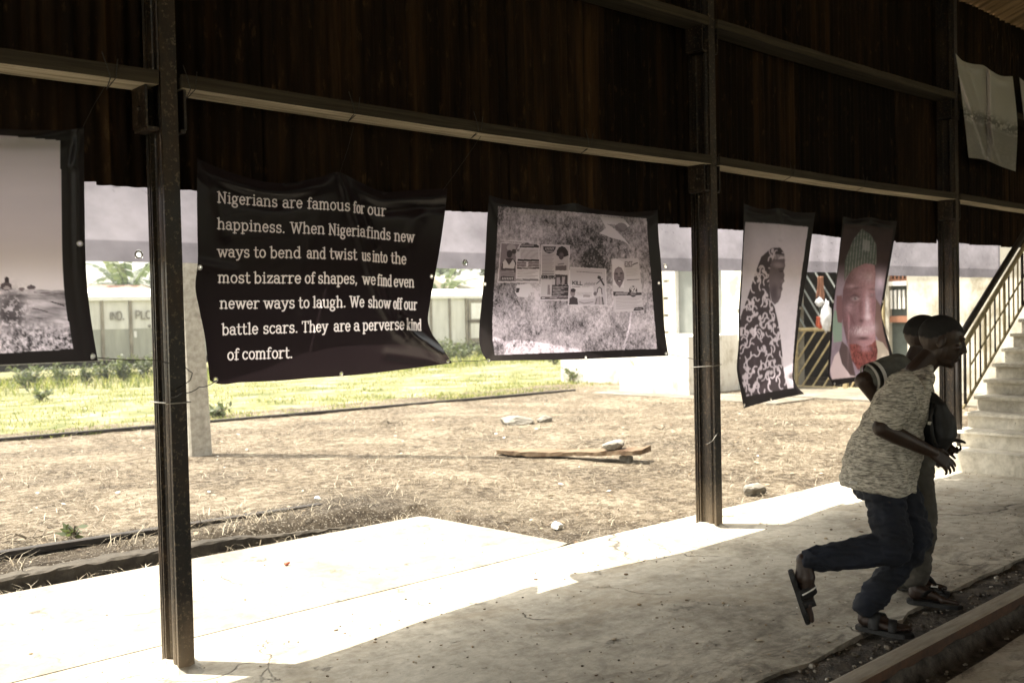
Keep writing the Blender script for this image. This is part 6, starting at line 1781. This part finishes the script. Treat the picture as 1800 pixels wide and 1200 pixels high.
def hand(mb, wrist, d, palm, side, s=1.0, curl=(.35, .45, .55, .65), thumb=.6):
    """palm with four jointed fingers and a thumb leaving its side; d points along the hand, palm out of the palm"""
    R_ = frame(d, -Vector(palm))          # x along the hand, z out of the back of the hand
    P_ = lambda x, y, z: Vector(wrist)+R_ @ (Vector((x, y*side, z))*s)
    for y in (-.027, -.010, .009, .026):
        cap(mb, P_(.008, y*.7, 0), P_(.082, y, 0), .0145*s, .0115*s, 8)
    for i, (y, l) in enumerate(((-.030, .070), (-.0105, .080), (.0095, .074), (.029, .058))):
        a = 0.0; p_ = P_(.084-.004*abs(i-1), y, 0); fr = (.45, .31, .24)
        for k in range(3):
            a += curl[i]*(.8 if k == 0 else 1.0); q = p_+R_ @ (Vector((cos(a), .06*(i-1.5)*side*(1-k*.4), -sin(a)))*l*fr[k]*s)
            cap(mb, p_, q, (.0088-.0009*k)*s, (.0083-.0010*k)*s, 8); p_ = q
    t0 = P_(.022, -.030, -.006); t1 = t0+R_ @ (Vector((.026, -.026*side, -.012))*s); t2 = t1+R_ @ (Vector((.028, -.012*side, -.012*thumb-.006))*s); t3 = t2+R_ @ (Vector((.022, -.002*side, -.010))*s)
    cap(mb, t0, t1, .0135*s, .0110*s, 8); cap(mb, t1, t2, .0105*s, .0095*s, 8); cap(mb, t2, t3, .0095*s, .0075*s, 8)
def foot(mb, ankle, heel, d, up, side, s=1.0):
    R_ = frame(d, up); P_ = lambda x, y, z: Vector(heel)+R_ @ (Vector((x, y*side, z))*s)
    cap(mb, ankle, P_(.045, 0, .060), .036*s, .036*s); cap(mb, P_(.03, 0, .034), ankle, .031*s, .033*s)
    mb.ball(P_(.034, 0, .030), (.036*s, .031*s, .030*s), 12, 8, R_)
    cap(mb, P_(.05, .004, .055), P_(.155, .010, .028), .036*s, .022*s); cap(mb, P_(.05, -.012, .030), P_(.165, -.022, .020), .027*s, .019*s)
    cap(mb, P_(.165, -.022, .019), P_(.172, .026, .020), .018*s, .020*s)
    for i, (y, l, r) in enumerate(((.031, .072, .0135), (.011, .068, .0098), (-.006, .059, .0092), (-.021, .049, .0087), (-.035, .038, .0082))):
        a = P_(.172-.008*i*.8, y, .018); b_ = P_(.172-.008*i*.8+l*.55, y, .019); c_ = P_(.172-.008*i*.8+l, y*1.02, .0135)
        cap(mb, a, b_, r*1.05*s, r*s, 8); cap(mb, b_, c_, r*s, r*.92*s, 8)
    return R_, P_
def sandal(f, P_, R_, strap, buckle=None, s=1.0, side=1):
    out = [(-.012, 0), (-.004, .026), (.03, .037), (.09, .034), (.15, .043), (.20, .048), (.245, .038), (.268, .012), (.262, -.018), (.235, -.042), (.19, -.050), (.12, -.042), (.06, -.038), (.02, -.035), (-.006, -.024)]
    mb = MB(); n = len(out); top, bot = .002, -.022
    vs = [P_(x, y, top) for x, y in out]+[P_(x*1.01, y*1.04, bot) for x, y in out]
    mb.add(vs, [tuple(range(n)), tuple(range(2*n-1, n-1, -1))]+[(i, (i+1) % n, (i+1) % n+n, i+n) for i in range(n)])
    sd = mb.build('sandal', MAT['rubber'], f.root, local=True, bevel=.004)
    def band(pts, w0, w1):
        m = MB(); v = []; k = len(pts)
        for (x, y, z, dx, dy) in pts:
            l = hypot(dx, dy); dx, dy = dx/l*w0/2, dy/l*w0/2
            v += [P_(x-dx, y-dy, z), P_(x+dx, y+dy, z), P_(x+dx, y+dy, z+w1), P_(x-dx, y-dy, z+w1)]
        fs = []
        for i in range(k-1):
            for j in range(4): fs.append((i*4+j, i*4+(j+1) % 4, (i+1)*4+(j+1) % 4, (i+1)*4+j))
        fs += [(3, 2, 1, 0), ((k-1)*4, (k-1)*4+1, (k-1)*4+2, (k-1)*4+3)]
        m.add(v, fs); m.build('strap', MAT['blackcloth'], sd, smooth=True, local=True)
    def arch(xc, w, h, skew=0.0):
        band([(xc+skew*cos(t), .047*cos(t), .0+h*sin(t), 1, 0) for t in [pi*i/12 for i in range(13)]], w, .004)
    if strap == 'slide':
        arch(.100, .050, .075, .01); arch(.170, .040, .050, -.012)
    else:
        for y in (-1, 1):
            band([(.075+.115*t, .045*y*(1-t)**.7+.010*t, .004+.066*sin(pi*min(.93, .12+t*.80)), 1, -.35*y) for t in [i/10 for i in range(11)]], .026, .004)
        m = MB(); m.box((0, 0, 0), (.034, .030, .006), R_.to_3x3()); c_ = P_(.128, -.022, .078)
        m.v = [tuple(Vector(v)+c_) for v in m.v]; bk = m.build('buckle', MAT['white'], sd, local=True)
        m = MB(); m.box((0, 0, 0), (.018, .007, .003), R_.to_3x3()); c2 = P_(.128, -.022, .0825); m.v = [tuple(Vector(v)+c2) for v in m.v]; m.build('strap_slot', MAT['rubber'], sd, local=True)
    return sd

# --- the runner in front
f = Figure(1545, 1109, 'person running in a striped grey shirt, dark jeans and black slide sandals')
A_ = f.at
body = MB()
hipR, kneeR, ankR = A_(1550, 838, -.10), A_(1574, 962, -.16), A_(1412, 984, -.05)
hipL, kneeL, ankL = A_(1566, 842, .09), A_(1611, 945, -.02), A_(1522, 1066, .03)
limb(body, [hipR, kneeR, ankR], [.082, .052, .034]); limb(body, [kneeR.lerp(ankR, .08), kneeR.lerp(ankR, .32)], [.05, .054])
limb(body, [hipL, kneeL, ankL], [.082, .052, .034]); limb(body, [kneeL.lerp(ankL, .08), kneeL.lerp(ankL, .32)], [.05, .054])
pel, chest, neck0 = A_(1553, 828, 0), A_(1585, 712, 0), A_(1612, 656, 0)
rings(body, [(A_(1550, 852), .10, .14, .1), (pel, .115, .15, .1), (A_(1563, 780), .095, .13, .2), (chest, .115, .155, .3), (A_(1598, 682), .10, .16, .35), (A_(1607, 664), .06, .10, .4)])
hc = A_(1655, 601, -.03)
limb(body, [neck0, A_(1636, 628, -.01)], [.062, .056])
HR = frame(Vector((.90, -.30, -.34)), Vector((.25, -.05, 1)))
head(body, hc, HR, 1.02)
shR, elR, wrR = A_(1590, 682, -.17), A_(1549, 752, -.24), A_(1640, 795, -.20)
limb(body, [shR, elR, elR.lerp(wrR, .3), wrR], [.056, .042, .043, .027])
hd = (A_(1676, 822, -.20)-wrR).normalized()
hand(body, wrR, hd, Vector((-.3, .8, -.3)), -1, .98, (.25, .3, .36, .42))
shL, elL, wrL = A_(1606, 676, .17), A_(1618, 742, .27), A_(1652, 775, .16)
limb(body, [shL, elL, wrL], [.056, .042, .027]); hand(body, wrL, (wrL-elL).normalized(), Vector((.2, -.9, -.2)), 1, .98, (.7, .75, .8, .85))
heelL = A_(1508, 1092, .04); heelL.z = .024
fdir = Vector((.21, -.165, 0)).normalized()
RL, PL = foot(body, ankL, heelL, fdir, (0, 0, 1), 1)
toeR = A_(1425, 1082, -.06); heelR = A_(1398, 1003, -.05); dR = (toeR-heelR).normalized()
heelR2 = heelR+Vector((-.012, 0, .0))
RR_, PR = foot(body, ankR, heelR2, dR, Vector((.85, -.25, .25)), -1)
solid(body, 'body', MAT['skin'], f.root, .0045, 3)
hair_eyes(f, hc, HR, 1.02)
j = MB()
rings(j, [(A_(1548, 868), .115, .155, .15), (pel, .128, .165, .12), (A_(1560, 800), .112, .148, .2)])
limb(j, [hipR+Vector((0, .02, 0)), kneeR.lerp(hipR, .12), kneeR, kneeR.lerp(ankR, .45), kneeR.lerp(ankR, .90)], [.090, .082, .077, .070, .060])
limb(j, [hipL, kneeL.lerp(hipL, .12), kneeL, kneeL.lerp(ankL, .45), kneeL.lerp(ankL, .96)], [.104, .084, .080, .070, .062])
for t, r_ in ((.82, .066), (.88, .063), (.94, .066)): j.ball(kneeL.lerp(ankL, t), (r_, r_, .022), 12, 8)
jn = solid(j, 'jeans', MAT['denim'], f.root, .0065, 3, ((12, 12, 24), .030))
m = MB(); c_ = A_(1500, 848, -.13); m.box(c_, (.035, .006, .014), Matrix.Rotation(.15, 3, 'Y')); m.build('pocket_label', MAT['white'], jn, local=True)
s_ = MB()
rings(s_, [(A_(1543, 856), .170, .200, -.10), (A_(1544, 838), .182, .205, -.04), (A_(1548, 806), .182, .196, .10), (A_(1557, 760), .165, .165, .2), (A_(1574, 718), .158, .172, .28), (A_(1590, 688), .132, .178, .36), (A_(1602, 664), .094, .140, .45), (A_(1613, 650), .066, .075, .5)])
shc = shR.lerp(elR, .68)
limb(s_, [shR.lerp(chest, .15), shR, shc], [.074, .083, .079]); limb(s_, [shL.lerp(chest, .15), shL, shL.lerp(elL, .62)], [.074, .080, .070])
solid(s_, 'shirt', MAT['shirt'], f.root, .0065, 4, ((8, 8, 11), .038))
sandal(f, PL, RL, 'slide'); sdR = sandal(f, PR, RR_, 'slide')
m = MB(); m.tube([PR(.100+.01, .050, .01), PR(.100, .03, .066), PR(.10, 0, .083), PR(.10, -.03, .066), PR(.10, -.05, .01)], .004, 6); m.build('buckle', MAT['white'], sdR, smooth=True, local=True)
# --- black bag held against the chest
bc = A_(1644, 742, -.02)
bgw = f.g+RH*bc.x+FH*bc.y+Vector((0, 0, bc.z))
bag = empty('shoulder_bag', bgw, 'black rounded bag held against the running person\'s chest', 'bag', None, -YAW)
m = MB(); rings(m, [((-.03, 0, -.155), .030, .05, .1), ((-.012, 0, -.13), .062, .10, .1), ((.004, 0, -.06), .082, .135, .05), ((.002, 0, .02), .078, .135, 0), ((-.018, 0, .10), .058, .115, -.1), ((-.040, 0, .155), .030, .07, -.2)])
solid(m, 'pouch', MAT['blackcloth'], bag, .008, 3, ((10, 10, 12), .010))
m = MB(); m.tube([(-.05, -.10, .10), (-.075, -.12, .04), (-.07, -.13, -.05), (-.04, -.11, -.11)], .010, 6); sp = m.build('strap', MAT['blackcloth'], bag, smooth=True, local=True)
m = MB(); m.box((-.082, -.128, .012), (.018, .008, .014)); m.build('buckle', MAT['grommet'], sp, local=True)

# --- the second person, half hidden behind the first
f2 = Figure(1625, 1056, 'person half hidden behind the runner, in grey jersey, worn jeans and flip-flops')
A_ = f2.at
body = MB()
hipR, kneeR, ankR = A_(1602, 812, -.08), A_(1622, 912, -.10), A_(1609, 1018, -.03)
hipL, kneeL, ankL = A_(1598, 812, .10), A_(1602, 915, .08), A_(1588, 1022, .22)
for h_, k_, a_ in ((hipR, kneeR, ankR), (hipL, kneeL, ankL)):
    limb(body, [h_, k_, a_], [.075, .050, .033]); limb(body, [k_.lerp(a_, .08), k_.lerp(a_, .32)], [.048, .052])
pel, chest, neck0 = A_(1598, 800), A_(1596, 690), A_(1606, 640)
rings(body, [(A_(1598, 825), .10, .135, 0), (pel, .11, .145, 0), (A_(1596, 750), .09, .125, .1), (chest, .11, .15, .2), (A_(1598, 662), .09, .15, .3), (A_(1602, 648), .055, .09, .3)])
hc = A_(1624, 595, 0)
HR = frame(Vector((.93, -.12, -.28)), Vector((.2, 0, 1)))
limb(body, [neck0, A_(1616, 615)], [.058, .052]); head(body, hc, HR, 1.0)
shR, elR, wrR = A_(1576, 646, -.17), A_(1517, 668, -.22), A_(1560, 728, -.20)
limb(body, [shR, elR, wrR], [.054, .042, .027]); hand(body, wrR, (wrR-elR).normalized(), Vector((0, 1, 0)), -1, .95, (.6, .7, .75, .8))
shL, elL, wrL = A_(1598, 656, .17), A_(1606, 735, .22), A_(1640, 790, .16)
limb(body, [shL, elL, wrL], [.054, .042, .027]); hand(body, wrL, (wrL-elL).normalized(), Vector((0, -1, 0)), 1, .95, (.6, .7, .75, .8))
heelR = A_(1597, 1040, -.03); heelR.z = .024
fd = Vector((.215, -.12, 0)).normalized()
RR_, PR = foot(body, ankR, heelR, fd, (0, 0, 1), -1)
heelL = A_(1580, 1028, .22); heelL.z = max(heelL.z, .035)
RL, PL = foot(body, ankL, heelL, Vector((.85, -.3, -.10)), (0, 0, 1), 1)
solid(body, 'body', MAT['skin'], f2.root, .0045, 3)
hair_eyes(f2, hc, HR, 1.0)
j = MB()
rings(j, [(A_(1598, 838), .11, .15, 0), (pel, .122, .158, 0), (A_(1597, 775), .105, .14, 0)])
for h_, k_, a_ in ((hipR, kneeR, ankR), (hipL, kneeL, ankL)):
    limb(j, [h_, k_.lerp(h_, .12), k_, k_.lerp(a_, .5), k_.lerp(a_, .96)], [.098, .080, .074, .066, .060])
    j.ball(k_.lerp(a_, .95), (.064, .064, .020), 12, 8)
solid(j, 'jeans', MAT['denimgrey'], f2.root, .007, 3, ((12, 12, 22), .024))
s_ = MB()
rings(s_, [(A_(1592, 815), .15, .16, 0), (A_(1590, 760), .145, .16, .1), (A_(1590, 705), .140, .165, .2), (A_(1594, 668), .115, .165, .3), (A_(1600, 648), .085, .13, .4), (A_(1607, 636), .062, .07, .4)])
sc_ = shR.lerp(elR, .62)
limb(s_, [shR.lerp(chest, .1), shR, sc_], [.070, .076, .066]); limb(s_, [shL.lerp(chest, .1), shL, shL.lerp(elL, .6)], [.070, .076, .066])
jr = solid(s_, 'jersey', MAT['jersey'], f2.root, .008, 4, ((10, 10, 14), .012))
ax = (elR-shR).normalized(); px_ = ax.cross(Vector((0, 1, 0))).normalized(); py_ = ax.cross(px_)
def cuff(t, r, w, mat):
    m = MB(); c_ = shR.lerp(elR, t); vs = []; n = 24
    for o_ in (-w/2, w/2):
        for k in range(n): a = 2*pi*k/n; vs.append(c_+ax*o_+(px_*cos(a)+py_*sin(a))*r)
    m.add(vs, [(k, (k+1) % n, (k+1) % n+n, k+n) for k in range(n)]); m.build('sleeve_stripe', mat, jr, smooth=True, local=True)
cuff(.60, .0735, .020, MAT['white']); cuff(.70, .0735, .018, MAT['rubber']); cuff(.80, .0725, .014, MAT['white'])
sandal(f2, PR, RR_, 'thong'); sandal(f2, PL, RL, 'thong')

# ------------------------------------------------------------------ humid air
hz = MB(); hz.lohi((-141, -141, -1.6), (141, 141, 16.0))
hm = bpy.data.materials.new('humid_air'); hm.use_nodes = True
hn = hm.node_tree.nodes; hn.remove(hn['Principled BSDF'])
pv = hn.new('ShaderNodeVolumePrincipled'); pv.inputs['Color'].default_value = (0.93, 0.95, 1.0, 1); pv.inputs['Density'].default_value = 0.0010
pv.inputs['Anisotropy'].default_value = 0.3
hm.node_tree.links.new(pv.outputs[0], hn['Material Output'].inputs['Volume'])
tag(hz.build('haze', hm), kind='stuff')
